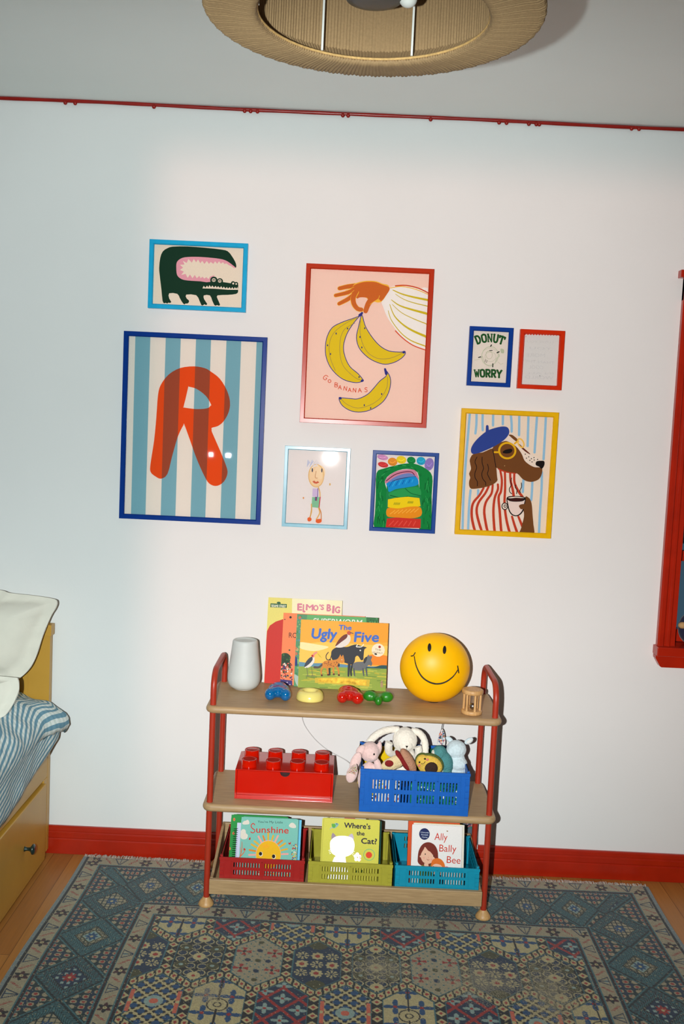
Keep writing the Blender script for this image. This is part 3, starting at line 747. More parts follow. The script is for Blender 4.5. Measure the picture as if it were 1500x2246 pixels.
# --- dog with beret
A = frame('yellow framed print of a brown dog in a blue beret holding a coffee cup', 0.388, 1.652, 0.334, 0.436, 0.0175, ('yellow_frame', (230, 182, 10)), [(176, 92), (1402, 146), (1302, 1732), (93, 1680)], rough=0.25)
A.bg((232, 214, 194))
SB = (150, 190, 214)
for L in ([(286, 120), (262, 420), (232, 800), (208, 1200), (196, 1660)], [(368, 160), (366, 300), (354, 412)], [(446, 165), (444, 280), (446, 370)], [(578, 170), (576, 310)], [(702, 175), (700, 295)], [(802, 180), (812, 300), (812, 388)], [(908, 190), (906, 432)], [(1024, 190), (1014, 570)], [(1132, 195), (1118, 400), (1102, 650)], [(1244, 200), (1232, 450), (1216, 735)], [(1195, 900), (1192, 1100), (1172, 1400), (1160, 1680)], [(1075, 1020), (1070, 1150), (1062, 1250)], [(962, 1000), (955, 1150)], [(296, 1130), (280, 1300), (266, 1640)], [(392, 1130), (390, 1190)]):
    A.line(L, 30, SB)
BR = (122, 78, 40); BK = (30, 22, 20); W2 = (232, 216, 200); RS = (190, 70, 44)
A.poly([(630, 850), (700, 870), (870, 905), (900, 960), (900, 1080), (960, 1220), (985, 1350), (970, 1480), (930, 1590), (900, 1680), (340, 1660), (310, 1580), (296, 1430), (330, 1290), (420, 1190), (460, 1110), (600, 1060), (640, 980)], W2, n=3)
for L in ([(640, 1055), (640, 1120), (600, 1230), (585, 1400), (600, 1650)], [(668, 870), (690, 1000), (680, 1140), (650, 1220), (665, 1400), (685, 1660)], [(728, 880), (732, 1100), (725, 1300), (750, 1500), (790, 1660)], [(575, 1060), (560, 1170), (490, 1280), (470, 1420), (510, 1650)], [(525, 1080), (480, 1170), (395, 1290), (375, 1420), (435, 1640)], [(460, 1100), (410, 1190), (325, 1300), (312, 1460), (350, 1640)], [(795, 880), (800, 1000), (830, 1130), (840, 1200)], [(848, 905), (850, 1030), (900, 1140), (950, 1210)], [(820, 1460), (850, 1560), (885, 1660)], [(900, 1460), (950, 1580)]):
    A.line(L, 27, RS, w2=34)
A.poly([(640, 845), (720, 868), (840, 890), (870, 905), (860, 920), (740, 905), (650, 870)], RS)
# head
A.poly([(780, 425), (840, 435), (885, 490), (960, 600), (1060, 670), (1140, 720), (1200, 760), (1190, 850), (1100, 850), (960, 800), (860, 600), (700, 520), (640, 520), (700, 430)], W2)
A.poly([(600, 560), (700, 515), (760, 510), (850, 560), (900, 610), (945, 680), (975, 750), (1030, 800), (1100, 835), (1160, 838), (1198, 850), (1195, 920), (1160, 985), (1090, 1018), (1020, 1018), (950, 985), (880, 915), (760, 895), (640, 850), (560, 820), (560, 640)], BR, n=3)
A.poly([(775, 428), (815, 428), (855, 455), (885, 485), (875, 512), (840, 490), (800, 455)], BR)
A.poly([(905, 540), (960, 590), (1050, 672), (1000, 650), (930, 590)], (110, 50, 30))
A.poly([(330, 670), (450, 650), (580, 600), (610, 700), (622, 860), (630, 960), (632, 1010), (570, 1060), (480, 1090), (400, 1105), (310, 1112), (280, 1080), (276, 1020), (290, 970), (276, 920), (300, 860), (290, 800), (285, 740)], BR, n=3)
A.line([(575, 620), (592, 710), (608, 800), (614, 836)], 9, BK)
for L in ([(375, 710), (350, 770), (372, 840), (350, 910), (352, 970), (380, 1020), (380, 1075)], [(440, 710), (440, 780), (458, 850), (436, 920), (450, 985), (485, 1030), (486, 1065)], [(508, 800), (522, 860), (508, 920), (525, 960), (548, 1005)]): A.line(L, 9, BK)
A.poly([(310, 665), (298, 610), (330, 540), (400, 460), (500, 380), (600, 342), (700, 322), (760, 335), (782, 380), (770, 430), (715, 495), (600, 570), (450, 640), (360, 668)], (56, 78, 150), n=3)
A.line([(503, 322), (504, 395)], 34, (56, 78, 150), w2=42)
A.ring((757, 628), 103, 25, (226, 178, 30), ry=98, rot=.1); A.line([(598, 648), (655, 648)], 24, (226, 178, 30)); A.line([(850, 540), (880, 515), (895, 510)], 22, (226, 178, 30))
A.ring((928, 532), 34, 18, (236, 192, 90), ry=58, rot=-.45)
A.poly([(697, 650), (730, 620), (800, 605), (822, 622), (800, 655), (740, 665)], BK)
A.poly([(1115, 790), (1130, 762), (1175, 755), (1222, 760), (1228, 800), (1212, 838), (1190, 856), (1160, 830), (1125, 815)], BK)
for p in ((985, 672), (1028, 706), (1000, 722), (1042, 750), (1095, 715), (1098, 745), (1070, 770), (1140, 738), (1062, 730)): A.dot(p, 7, BK)
A.dot((724, 820), 5, (220, 180, 120))
# paw + cup
A.poly([(985, 1215), (1020, 1215), (1052, 1250), (1070, 1320), (1080, 1450), (1090, 1560), (1092, 1690), (920, 1690), (940, 1590), (970, 1460), (965, 1390), (950, 1370)], BR, n=3)
A.ring((728, 1330), 36, 11, BK, ry=42); A.dot((728, 1330), 30, W2, ry=36); A.ring((733, 1328), 14, 9, BK, ry=17)
A.poly([(756, 1215), (870, 1203), (985, 1218), (982, 1300), (965, 1380), (930, 1430), (880, 1455), (820, 1442), (780, 1390), (760, 1310)], BK)
A.poly([(768, 1225), (870, 1213), (975, 1225), (970, 1300), (950, 1375), (918, 1420), (878, 1442), (828, 1430), (792, 1382), (772, 1305)], (228, 208, 198))
A.poly([(758, 1222), (870, 1200), (985, 1220), (960, 1262), (870, 1272), (785, 1262)], BK); A.poly([(770, 1222), (870, 1209), (972, 1222), (940, 1226), (870, 1222), (800, 1230)], W2); A.poly([(780, 1245), (870, 1226), (965, 1238), (930, 1262), (870, 1267), (810, 1262)], (70, 30, 26))
A.poly([(906, 1330), (925, 1308), (975, 1300), (1010, 1310), (1010, 1370), (960, 1365), (930, 1365)], BR)
for L in ([(812, 975), (800, 1020), (810, 1060), (785, 1110), (792, 1150), (815, 1172)], [(866, 1060), (858, 1090), (880, 1125), (876, 1172)], [(935, 1035), (938, 1085), (918, 1130), (925, 1160)]): A.line(L, 10, BK)
finish(A)

# --- child's drawing of a figure
A = frame('pale blue framed child drawing of a thin figure with an orange face', -0.213, 1.495, 0.227, 0.280, 0.0128, ('pale_blue_frame', (140, 192, 208)), [(97, 70), (665, 95), (636, 788), (75, 765)], tx=-0.031, tz=-0.006, rough=0.22, depth=0.018)
A.bg((228, 220, 216))
OC = (222, 178, 110)
for k in range(26):
    a = k*0.41; A.line([(365+60*math.cos(a)*(.4+.03*k), 330+90*math.sin(a)*(.4+.025*k)), (365+60*math.cos(a+2.1)*(.4+.03*k), 330+88*math.sin(a+2.1)*(.4+.025*k))], 3, (226, 186+(k % 3)*10, 128+(k % 4)*10), smooth=False)
A.dot((368, 340), 60, (236, 206, 168), ry=90, n=24); A.dot((400, 300), 46, (238, 212, 176), ry=60, n=20); A.ring((368, 330), 66, 6, OC, ry=98); A.ring((366, 326), 58, 4, (232, 200, 140), ry=92)
for k in range(12): A.line([(290+k*8, 250-(k % 3)*14), (296+k*9, 195+(k % 4)*9)], 5, (176, 186, 216) if k < 6 else (214, 208, 212), smooth=False)
A.dot((334, 282), 6, (80, 80, 96), ry=18); A.dot((416, 284), 6, (80, 80, 96), ry=18); A.line([(366, 290), (360, 345), (378, 350)], 5, (200, 150, 110))
A.poly([(335, 380), (352, 372), (366, 385), (380, 376), (396, 388), (370, 400), (350, 395)], (206, 110, 84), smooth=False)
A.poly([(338, 440), (384, 440), (382, 512), (336, 510)], (206, 186, 214), smooth=False); A.line([(384, 440), (382, 516)], 5, (96, 60, 150)); A.line([(388, 430), (400, 470), (402, 512)], 9, OC)
A.poly([(334, 514), (402, 514), (398, 608), (330, 600)], (140, 192, 156), smooth=False); A.poly([(360, 512), (378, 512), (376, 545), (358, 545)], (70, 110, 150), smooth=False); A.line([(404, 515), (394, 608)], 8, (206, 70, 90)); A.line([(366, 515), (372, 545)], 5, (190, 60, 80))
A.line([(328, 575), (330, 640), (312, 700)], 10, OC); A.line([(390, 608), (400, 650), (372, 705)], 10, OC); A.line([(398, 610), (412, 650), (414, 705)], 8, (206, 140, 80)); A.line([(332, 600), (318, 690)], 6, (206, 160, 90))
A.poly([(300, 690), (326, 692), (330, 712), (312, 724), (296, 714)], (226, 110, 60)); A.poly([(372, 706), (412, 702), (416, 726), (390, 738), (368, 728)], (226, 110, 60))
A.dot((487, 404), 7, (216, 180, 120), ry=11); A.dot((259, 522), 6, (214, 150, 90), ry=9)
finish(A)

# --- child's rainbow painting
A = frame('royal blue framed child painting with a green arch and rainbow bands', 0.091, 1.494, 0.228, 0.280, 0.0135, ('cobalt_frame', (24, 76, 150)), [(858, 110), (1429, 130), (1394, 825), (829, 805)], rough=0.3, depth=0.018)
A.bg((228, 220, 216))
for p, r, ry, c in (((942, 172), 48, 24, (206, 150, 190)), ((946, 236), 46, 24, (206, 70, 70)), ((1028, 210), 42, 36, (224, 150, 60)), ((1104, 192), 44, 34, (232, 206, 50)), ((1190, 196), 38, 32, (30, 140, 74)), ((1275, 200), 40, 36, (50, 170, 200)), ((1345, 228), 40, 56, (150, 130, 190))):
    A.dot(p, r, c, ry=ry, rot=.2); A.line([(p[0]-r*.5, p[1]), (p[0], p[1]+ry*.3), (p[0]+r*.6, p[1]-ry*.2)], 5, tuple(min(255, int(v*1.12)+10) for v in c)); A.line([(p[0]-r*.6, p[1]+ry*.5), (p[0]+r*.3, p[1]+ry*.6)], 4, tuple(int(v*.8) for v in c))
GN = (22, 138, 70)
A.poly([(889, 310), (950, 270), (1040, 245), (1130, 225), (1220, 225), (1310, 262), (1372, 330), (1368, 500), (1362, 790), (1262, 790), (1275, 620), (1262, 430), (1245, 300), (1150, 270), (1040, 300), (965, 370), (985, 480), (985, 620), (972, 780), (872, 775), (878, 660), (885, 500)], GN, n=3)
rg = random.Random(3)
for k in range(60):
    side = k % 2; x = (900+rg.random()*60) if side else (1285+rg.random()*70); y = 330+rg.random()*420
    c = (16, 108, 56) if k % 3 else (58, 164, 92)
    A.line([(x, y), (x+rg.uniform(-12, 12), y+rg.uniform(20, 60))], rg.uniform(3, 8), c, smooth=False)
for k in range(14):
    a = PI+k*0.2; A.line([(1110+190*math.cos(a), 390+150*math.sin(a)), (1110+175*math.cos(a+.15), 390+150*math.sin(a+.15))], 6, (16, 112, 58) if k % 2 else (60, 168, 96), smooth=False)
A.poly([(980, 400), (1250, 380), (1280, 520), (1285, 700), (1280, 780), (970, 780), (975, 500)], (40, 140, 84), smooth=False)
A.poly([(965, 370), (1040, 300), (1150, 275), (1220, 280), (1248, 330), (1246, 365), (1150, 380), (990, 400)], (206, 140, 160)); A.line([(975, 375), (1050, 320), (1140, 295), (1200, 300), (1230, 350)], 7, (110, 30, 70))
A.poly([(990, 385), (1060, 335), (1150, 308), (1205, 315), (1225, 350), (1120, 380), (1000, 400)], (120, 140, 190)); A.line([(985, 405), (1060, 365), (1150, 345), (1230, 335)], 6, (30, 60, 110))
A.poly([(978, 395), (1060, 372), (1160, 345), (1235, 340), (1248, 405), (1150, 430), (1060, 445), (1000, 470), (988, 430)], (30, 150, 206))
for k in range(8): A.line([(1000+k*28, 425-k*6), (1030+k*25, 375-k*2)], 7, (60, 176, 222) if k % 2 else (18, 110, 180), smooth=False)
A.poly([(1000, 480), (1080, 450), (1180, 430), (1260, 430), (1272, 500), (1180, 505), (1060, 520), (1005, 512)], (52, 160, 90)); A.line([(1140, 440), (1190, 480), (1270, 500)], 6, (18, 110, 60)); A.line([(1010, 500), (1100, 520), (1160, 508)], 7, (14, 96, 54))
A.poly([(990, 535), (1060, 520), (1160, 510), (1262, 520), (1272, 590), (1150, 610), (1040, 615), (988, 600)], (232, 206, 30), smooth=False)
A.poly([(988, 610), (1080, 612), (1180, 595), (1270, 600), (1278, 670), (1200, 695), (1080, 690), (985, 680)], (226, 150, 36))
for k in range(7): A.line([(1010+k*35, 660-k*3), (1050+k*34, 630-k*3)], 8, (236, 176, 70), smooth=False)
A.poly([(982, 700), (1060, 690), (1160, 695), (1275, 700), (1272, 780), (972, 775)], (204, 62, 50), smooth=False)
for k in range(6): A.line([(1000+k*42, 760), (1040+k*38, 720)], 8, (220, 90, 76), smooth=False)
for k in range(7): A.line([(1040+k*8, 580), (1046+k*8, 562)], 4, (150, 150, 40), smooth=False); A.line([(1160+k*7, 566), (1166+k*7, 550)], 4, (150, 150, 40), smooth=False)
finish(A)
# ------------------------------------------------------------------ books
M_cover = inkmat('laminated_cover', 0.45, 0.04, 0.04, 300)
M_card = inkmat('board_book_card', 0.5, 0.04, 0.04, 300)
M_silver = mat('white_foil', (250, 250, 252), 0.36, metal=1.0, var=0.02)
M_gold = mat('gold_foil', (158, 128, 52), 0.5, metal=1.0, var=0.5, vscale=60)
M_pages = mat('page_block', (226, 218, 204), 0.8, var=0.05, vscale=(200))
def book(label, x, y, z, w, h, t, lean, corners, color, mt=None, yaw=0.0, roll=0.0, group=None, corner_r=0.0, name='book'):
    """book standing upright, cover towards the room; origin at the bottom centre of the front cover, leaning back"""
    b = thing(name, label, 'book', (x, y, z), (-lean, roll, yaw), group)
    A = Art(corners, -w/2, w/2, 0, h, -0.0002)
    A.root = b; A.mt = mt or M_cover; A.dim = (w, h, t); c = lin(color)
    ct = 0.0018
    if corner_r:
        o = [(px, pz+h/2) for px, pz in rrect(w, h, corner_r, 5)]
        A.mb.prism(o[::-1], 0, ct, col=c); A.mb.prism(o[::-1], t-ct, t, col=c)
    else:
        A.mb.box(-w/2, w/2, 0, ct, 0, h, col=c); A.mb.box(-w/2, w/2, t-ct, t, 0, h, col=c)
    A.mb.box(-w/2-0.0005, -w/2+ct, 0, t, corner_r, h-corner_r, col=c)
    A.corner_r = corner_r
    return A
def bookdone(A):
    A.mb.build('cover', [A.mt, M_silver, M_gold], A.root); w, h, t = A.dim; r = A.corner_r*0.35
    MB().box(-w/2+0.002, w/2-0.002-r, 0.0019, t-0.0019, 0.0025+r, h-0.0025-r).build('pages', M_pages, A.root)

ZT = 0.6735
# tall yellow book at the back; the character on its cover is left out for a plain red shape
A = book('tall yellow picture book with pink title, hindmost of the leaning books', -0.119, -0.076, ZT, 0.258, 0.296, 0.008, 0.165, [(100, 55), (912, 88), (872, 1040), (40, 992)], (226, 214, 120))
A.bg((226, 214, 122))
A.poly([(360, 0), (950, 0), (950, 1100), (330, 1100)], (238, 230, 190), smooth=False)
A.poly([(110, 360), (420, 350), (460, 1100), (30, 1100), (60, 700)], (202, 52, 38))
A.poly([(120, 120), (298, 127), (296, 168), (118, 162)], (24, 96, 60), smooth=False); A.poly([(190, 120), (196, 104), (222, 104), (230, 122)], (24, 96, 60))
A.text('SESAME STREET', (128, 158), (288, 164), 26, (226, 226, 200), bold=0.03)
for w_, p0, p1, h_ in (("E", (415, 193), (462, 194), 72), ("L", (474, 212), (496, 213), 84), ("M", (508, 190), (585, 194), 62), ("O", (590, 194), (640, 197), 58), ("'S", (655, 184), (702, 188), 54), ("B", (738, 200), (780, 202), 72), ("I", (800, 222), (815, 223), 80), ("G", (828, 218), (880, 222), 68)):
    A.text(w_, p0, p1, h_, (214, 130, 150), bold=0.05)
bookdone(A)
A = book('orange paperback with a black title, between the yellow and green books', -0.0505, -0.088, ZT, 0.283, 0.247, 0.007, 0.165, [(268, 215), (1160, 265), (1120, 1062), (222, 1010)], (238, 130, 78))
A.bg((242, 140, 90))
A.dot((342, 265), 13, (30, 24, 20)); A.dot((280, 288), 6, (60, 30, 20)); A.text('ROOM', (322, 490), (520, 500), 58, (60, 34, 28))
A.poly([(222, 690), (290, 660), (340, 700), (330, 760), (350, 800), (222, 850)], (40, 70, 44)); rg = random.Random(5)
for k in range(70): A.dot((225+rg.random()*130, 770+rg.random()*190), rg.uniform(5, 13), rg.choice([(224, 210, 196), (190, 60, 48), (56, 84, 52), (226, 150, 130), (60, 60, 110)]), n=6)
for k in range(16): A.dot((235+rg.random()*110, 670+rg.random()*90), rg.uniform(5, 11), rg.choice([(36, 60, 40), (70, 110, 60)]), n=6)
A.poly([(222, 950), (355, 965), (355, 1062), (215, 1062)], (70, 56, 120), smooth=False); A.dots([(250, 990), (300, 985), (330, 1010)], 6, (220, 210, 220)); A.dot((328, 628), 10, (90, 90, 60))
bookdone(A)
A = book('green picture book with white lettering, just behind the front orange book', -0.0035, -0.100, ZT, 0.281, 0.247, 0.007, 0.165, [(412, 228), (1298, 280), (1255, 1085), (360, 1032)], (112, 170, 110))
A.bg((104, 176, 110)); A.poly([(412, 228), (520, 234), (500, 400), (480, 700), (500, 1030), (360, 1032)], (92, 150, 110), smooth=False)
for k in range(60): A.dot((385+rg.random()*95, 240+rg.random()*780), rg.uniform(7, 20), rg.choice([(70, 140, 90), (130, 180, 120), (180, 170, 120), (100, 150, 160), (190, 120, 90)]), n=7)
A.poly([(375, 700), (400, 720), (400, 800), (372, 790)], (40, 60, 130)); A.poly([(360, 900), (420, 930), (470, 1000), (400, 1030)], (170, 190, 180))
A.poly([(1165, 272), (1298, 280), (1296, 350), (1165, 345)], (56, 120, 70), smooth=False)
for k in range(12): A.dot((1175+rg.random()*115, 285+rg.random()*60), 9, rg.choice([(40, 96, 56), (90, 160, 100)]), n=6)
A.text('SUPERWORM', (580, 335), (1118, 362), 62, (236, 234, 226), shear=0.15, bold=0.01)
bookdone(A)
# front book
A = book('orange landscape picture book with blue title above wild animals, frontmost of the leaning books', 0.0215, -0.113, ZT, 0.301, 0.232, 0.009, 0.165, [(468, 295), (1418, 355), (1375, 1092), (412, 1033)], (232, 160, 50))
A.bg((240, 176, 62))
A.poly([(380, 560), (700, 540), (1450, 600), (1450, 800), (380, 760)], (246, 198, 92), smooth=False); A.poly([(900, 300), (1440, 330), (1440, 560), (1000, 470)], (238, 164, 40))
A.poly([(440, 540), (640, 570), (760, 600), (600, 640), (430, 600)], (246, 226, 170)); A.poly([(1180, 700), (1300, 690), (1440, 720), (1440, 800), (1180, 790)], (240, 140, 30))
A.poly([(400, 755), (560, 770), (800, 775), (1000, 800), (1200, 815), (1450, 825), (1450, 870), (400, 830)], (104, 150, 170)); A.poly([(1160, 820), (1250, 825), (1330, 805), (1440, 815), (1440, 850), (1160, 845)], (40, 86, 90))
A.poly([(380, 800), (900, 820), (1460, 850), (1460, 1150), (380, 1150)], (150, 168, 70), smooth=False)
for k in range(60):
    x = 420+rg.random()*950; y = 850+rg.random()*200; A.line([(x, y), (x+rg.uniform(40, 130), y+rg.uniform(0, 12))], rg.uniform(5, 14), rg.choice([(176, 186, 84), (200, 190, 70), (124, 148, 60), (188, 176, 60)]), smooth=False)
A.poly([(600, 930), (900, 925), (1205, 960), (1195, 1035), (900, 1010), (600, 985)], (206, 180, 60), smooth=False); A.m = 2; A.poly([(640, 940), (900, 940), (1170, 968), (1160, 1020), (900, 996), (640, 975)], (176, 146, 50), smooth=False); A.m = 0
UB = (70, 116, 196)
A.text('The', (876, 412), (1012, 418), 52, UB, bold=0.035, shear=0.05)
A.text('Ugly', (578, 500), (852, 512), 108, UB, bold=0.04, shear=0.12)
A.text('Five', (1040, 545), (1306, 550), 106, UB, bold=0.035, shear=0.1)
# generic savanna animals
BKD = (54, 56, 62)
A.line([(755, 655), (730, 690), (735, 730), (770, 735), (790, 680)], 9, BKD)
A.poly([(785, 680), (800, 630), (860, 600), (960, 600), (1010, 585), (1060, 575), (1110, 590), (1175, 610), (1150, 630), (1140, 700), (1135, 740), (1110, 745), (1080, 700), (1050, 710), (1040, 760), (1010, 790), (930, 770), (860, 740), (800, 740)], BKD)
A.line([(985, 760), (975, 850), (970, 915)], 34, BKD, w2=18); A.line([(1020, 780), (1000, 850), (1000, 912)], 24, (44, 44, 50), w2=16); A.line([(770, 740), (765, 830), (765, 900)], 26, (44, 44, 50), w2=16); A.line([(850, 740), (862, 800)], 30, BKD)
A.line([(1075, 580), (1062, 598), (1085, 602), (1120, 600), (1142, 575)], 10, (232, 226, 210)); A.dot((1105, 640), 8, (236, 232, 220)); A.dot((1105, 640), 3, BKD)
GY = (112, 114, 116)
A.poly([(1020, 790), (1060, 765), (1140, 760), (1160, 720), (1185, 700), (1192, 685), (1205, 705), (1222, 700), (1232, 715), (1220, 745), (1232, 780), (1222, 810), (1195, 800), (1170, 820), (1130, 855), (1060, 855), (1025, 840)], GY); A.poly([(1140, 740), (1165, 712), (1180, 720), (1160, 770), (1140, 780)], (60, 60, 64))
for x in (1030, 1130, 1165): A.line([(x, 840), (x+8, 915)], 20, (92, 94, 98), w2=12)
HY = (212, 140, 56)
A.line([(690, 780), (650, 815), (600, 815)], 18, (96, 84, 76), w2=26)
A.poly([(690, 770), (730, 745), (800, 740), (850, 730), (875, 700), (885, 680), (898, 705), (915, 685), (925, 720), (930, 760), (905, 775), (870, 770), (840, 810), (760, 825), (700, 820)], HY)
for x0_, x1_, yy in ((700, 672, 900), (730, 742, 895), (810, 805, 890), (840, 860, 900)): A.line([(x0_, 800), (x1_, 850), (x1_+4, yy)], 24, HY, w2=14, smooth=True); A.dot((x1_+6, yy+4), 11, (96, 40, 30))
for k in range(22): A.dot((705+rg.random()*150, 755+rg.random()*55), 5, (120, 60, 40), n=6)
A.dot((902, 738), 5, (240, 235, 220)); A.dot((902, 738), 2.4, (30, 20, 20))
A.poly([(490, 810), (510, 760), (550, 715), (580, 690), (600, 700), (600, 750), (575, 790), (540, 815), (500, 820)], (226, 220, 210)); A.poly([(488, 812), (505, 760), (540, 718), (575, 700), (580, 735), (540, 780)], (70, 76, 86)); A.line([(588, 700), (600, 670), (625, 655)], 22, (226, 150, 130)); A.dot((580, 690), 12, (190, 50, 40)); A.poly([(630, 660), (650, 670), (686, 716), (655, 700)], (206, 186, 60), smooth=False)
for x in (515, 568): A.line([(x, 815), (x+4, 860), (x+8, 905)], 5, (110, 100, 90)); A.line([(x-10, 908), (x+30, 906)], 6, (110, 100, 90))
A.poly([(832, 595), (870, 530), (920, 480), (970, 460), (1000, 490), (995, 540), (960, 580), (900, 605)], (226, 216, 206)); A.poly([(832, 592), (868, 525), (920, 475), (965, 462), (960, 500), (900, 545)], (120, 56, 40)); A.dot((985, 450), 22, (200, 90, 60)); A.line([(1000, 445), (1030, 455)], 9, (100, 90, 90))
A.dot((1300, 640), 72, (240, 224, 196)); A.dot((1316, 605), 14, (170, 50, 40)); A.text('THE', (1265, 640), (1330, 650), 20, (110, 90, 70)); A.text('GRUFFALO', (1238, 670), (1345, 682), 18, (110, 90, 70)); A.dot((1272, 682), 16, (40, 34, 30), ry=9, rot=.3)
A.poly([(1320, 1040), (1322, 985), (1340, 970), (1345, 1040)], (176, 150, 110)); A.line([(1310, 995), (1350, 985)], 4, (120, 100, 80))
bookdone(A)

# ---- board books in the red crate
ZC = 0.081
A = book('green board book with small orange flowers at the left in the red crate', -0.232, -0.288, ZC, 0.190, 0.190, 0.014, 0.26, [(195, 150), (1300, 220), (1230, 1000), (110, 940)], (46, 150, 72), M_card, corner_r=0.010)
A.bg((50, 152, 76)); A.dots([(245, 215), (230, 400), (150, 600)], 22, (226, 140, 90)); A.dots([(245, 215), (230, 400)], 9, (200, 60, 50))
bookdone(A)
A = book('pale blue board book showing at the right in the red crate', -0.187, -0.306, ZC, 0.190, 0.190, 0.012, 0.26, [(360, 180), (1390, 215), (1350, 1000), (300, 960)], (110, 190, 222), M_card, corner_r=0.010)
A.bg((120, 198, 226)); bookdone(A)
# spiral notebook
A = book('white spiral bound notebook leaning in the red crate', -0.213, -0.322, ZC, 0.180, 0.178, 0.007, 0.26, [(330, 235), (1200, 280), (1150, 1000), (240, 950)], (206, 206, 226), M_card, name='spiral_notebook')
A.bg((208, 208, 226)); bookdone(A)
mb = MB(); P = []
for i in range(24*14+1):
    a = 2*PI*i/14; P.append((-0.094+0.0075*math.cos(a), 0.003+0.0075*math.sin(a), 0.012+0.0062*a/(2*PI)))
mb.tube(P, 0.0010, 5); mb.build('spiral', mat('black_wire', (18, 18, 20), 0.35, metal=0.6), A.root)
A = book('turquoise board book with red title and a yellow sun in the red crate', -0.1945, -0.342, ZC, 0.188, 0.205, 0.015, 0.26, [(370, 95), (1315, 165), (1262, 1180), (290, 1120)], (126, 190, 176), M_card, corner_r=0.009)
A.bg((132, 192, 178))
for P in ([(380, 190), (410, 160), (440, 155), (465, 142), (490, 160), (495, 205), (440, 215), (390, 210)], [(1155, 265), (1160, 235), (1195, 210), (1235, 220), (1268, 260), (1260, 290), (1200, 288)], [(345, 330), (385, 285), (430, 300), (440, 350), (470, 380), (455, 430), (400, 445), (350, 420)]): A.poly(P, (224, 214, 200))
A.text("You're My Little", (636, 192), (1050, 215), 34, (56, 84, 80), bold=0.005)
SU = (206, 56, 46)
A.line([(588, 225), (560, 200), (525, 235), (545, 275), (585, 305), (575, 340), (540, 345), (520, 330)], 14, SU)
A.text('unshine', (610, 345), (1145, 372), 100, SU, bold=0.012)
for a in range(13):
    th = math.radians(180+a*15); c = [(236, 168, 158), (224, 140, 50), (226, 176, 50), (226, 176, 60)][a % 4]
    A.line([(810+225*math.cos(th), 690+225*math.sin(th)), (810+325*math.cos(th), 690+(300 if a % 2 else 330)*math.sin(th))], 28, c, smooth=False)
A.dot((810, 690), 212, (236, 178, 150), ry=222, n=32); A.dot((812, 694), 205, (236, 184, 20), ry=215, n=32); A.dot((770, 560), 60, (240, 176, 30), ry=30)
for p in ((680, 676), (898, 722)): A.dot((p[0]+5, p[1]+5), 33, (232, 220, 200), ry=38); A.dot(p, 27, (34, 22, 20), ry=30)
A.line([(560, 900), (700, 990), (880, 985)], 14, (200, 90, 60))
for L in ([(340, 700), (365, 600), (370, 480)], [(330, 560), (350, 640)], [(330, 720), (400, 650), (430, 600)]): A.line(L, 16, (220, 110, 60), w2=6)
A.poly([(490, 430), (510, 415), (515, 445), (490, 455)], (190, 50, 40)); A.poly([(1145, 510), (1165, 520), (1185, 500), (1180, 540), (1150, 540)], (200, 60, 50)); A.poly([(400, 580), (430, 600), (400, 620)], (200, 60, 40))
for k in range(60): A.dot((1195+rg.random()*95, 540+rg.random()*300), rg.uniform(6, 13), rg.choice([(190, 60, 50), (60, 130, 130), (226, 190, 90), (220, 216, 200), (60, 100, 150)]), n=6)
for k in range(60): A.dot((330+rg.random()*900, 960+rg.random()*180), rg.uniform(8, 16), rg.choice([(226, 216, 200), (60, 150, 130), (200, 90, 60), (230, 190, 60)]), n=6)
bookdone(A)

# ---- books in the olive crate
A = book('dark green board book behind the yellow cat book', 0.078, -0.305, ZC, 0.192, 0.198, 0.012, 0.26, [(0, 0), (100, 0), (100, 100), (0, 100)], (20, 70, 62), M_card, corner_r=0.008)
A.bg((20, 76, 66)); bookdone(A)
A = book('cream paperback with a pink patch behind the yellow cat book', 0.062, -0.270, ZC, 0.120, 0.222, 0.006, 0.24, [(0, 0), (100, 0), (100, 100), (0, 100)], (214, 204, 190), M_card)
A.bg((216, 206, 190)); A.poly([(40, 0), (70, 0), (70, 30), (40, 30)], (200, 100, 110), smooth=False); bookdone(A)
A = book('yellow board book with a white cat shape, frontmost in the olive crate', 0.0715, -0.338, ZC, 0.189, 0.212, 0.015, 0.26, [(275, 120), (1225, 170), (1180, 1260), (220, 1215)], (222, 212, 100), M_card, corner_r=0.007)
A.bg((216, 208, 92))
A.line([(297, 140), (262, 700), (240, 1200)], 10, (196, 186, 80), smooth=False)
A.line([(400, 300), (440, 262)], 12, (176, 190, 190)); A.poly([(425, 210), (450, 240), (480, 205), (520, 205), (545, 225), (520, 260), (470, 290), (435, 275)], (150, 186, 176)); A.poly([(430, 215), (490, 225), (480, 275), (440, 270)], (110, 176, 80)); A.dot((512, 218), 9, (60, 60, 110))
BKT = (58, 50, 66)
A.text("Where's", (632, 278), (1065, 305), 84, BKT, bold=0.03); A.text('the', (838, 400), (968, 408), 66, BKT, bold=0.03); A.text('Cat?', (915, 535), (1170, 548), 88, BKT, bold=0.03)
WC = (250, 248, 246)
A.poly([(430, 470), (425, 400), (450, 362), (500, 430)], (170, 150, 160)); A.poly([(700, 430), (765, 375), (792, 470)], (206, 190, 206))
A.m = 1; A.poly([(400, 560), (410, 490), (480, 430), (560, 412), (660, 415), (760, 445), (800, 520), (800, 610), (770, 690), (700, 735), (655, 750), (660, 820), (690, 1200), (360, 1200), (450, 800), (495, 740), (440, 700), (405, 640)], WC, n=3)
for x, y, dx in ((400, 640, -22), (405, 665, -22), (412, 690, -20), (785, 660, 20), (775, 690, 20), (765, 715, 20)): A.line([(x, y), (x+dx, y+6)], 5, WC, smooth=False)
A.dots([(850, 710), (820, 740), (885, 745), (830, 790), (880, 795)], 30, WC); A.m = 0; A.line([(890, 700), (900, 820)], 8, (226, 120, 100))
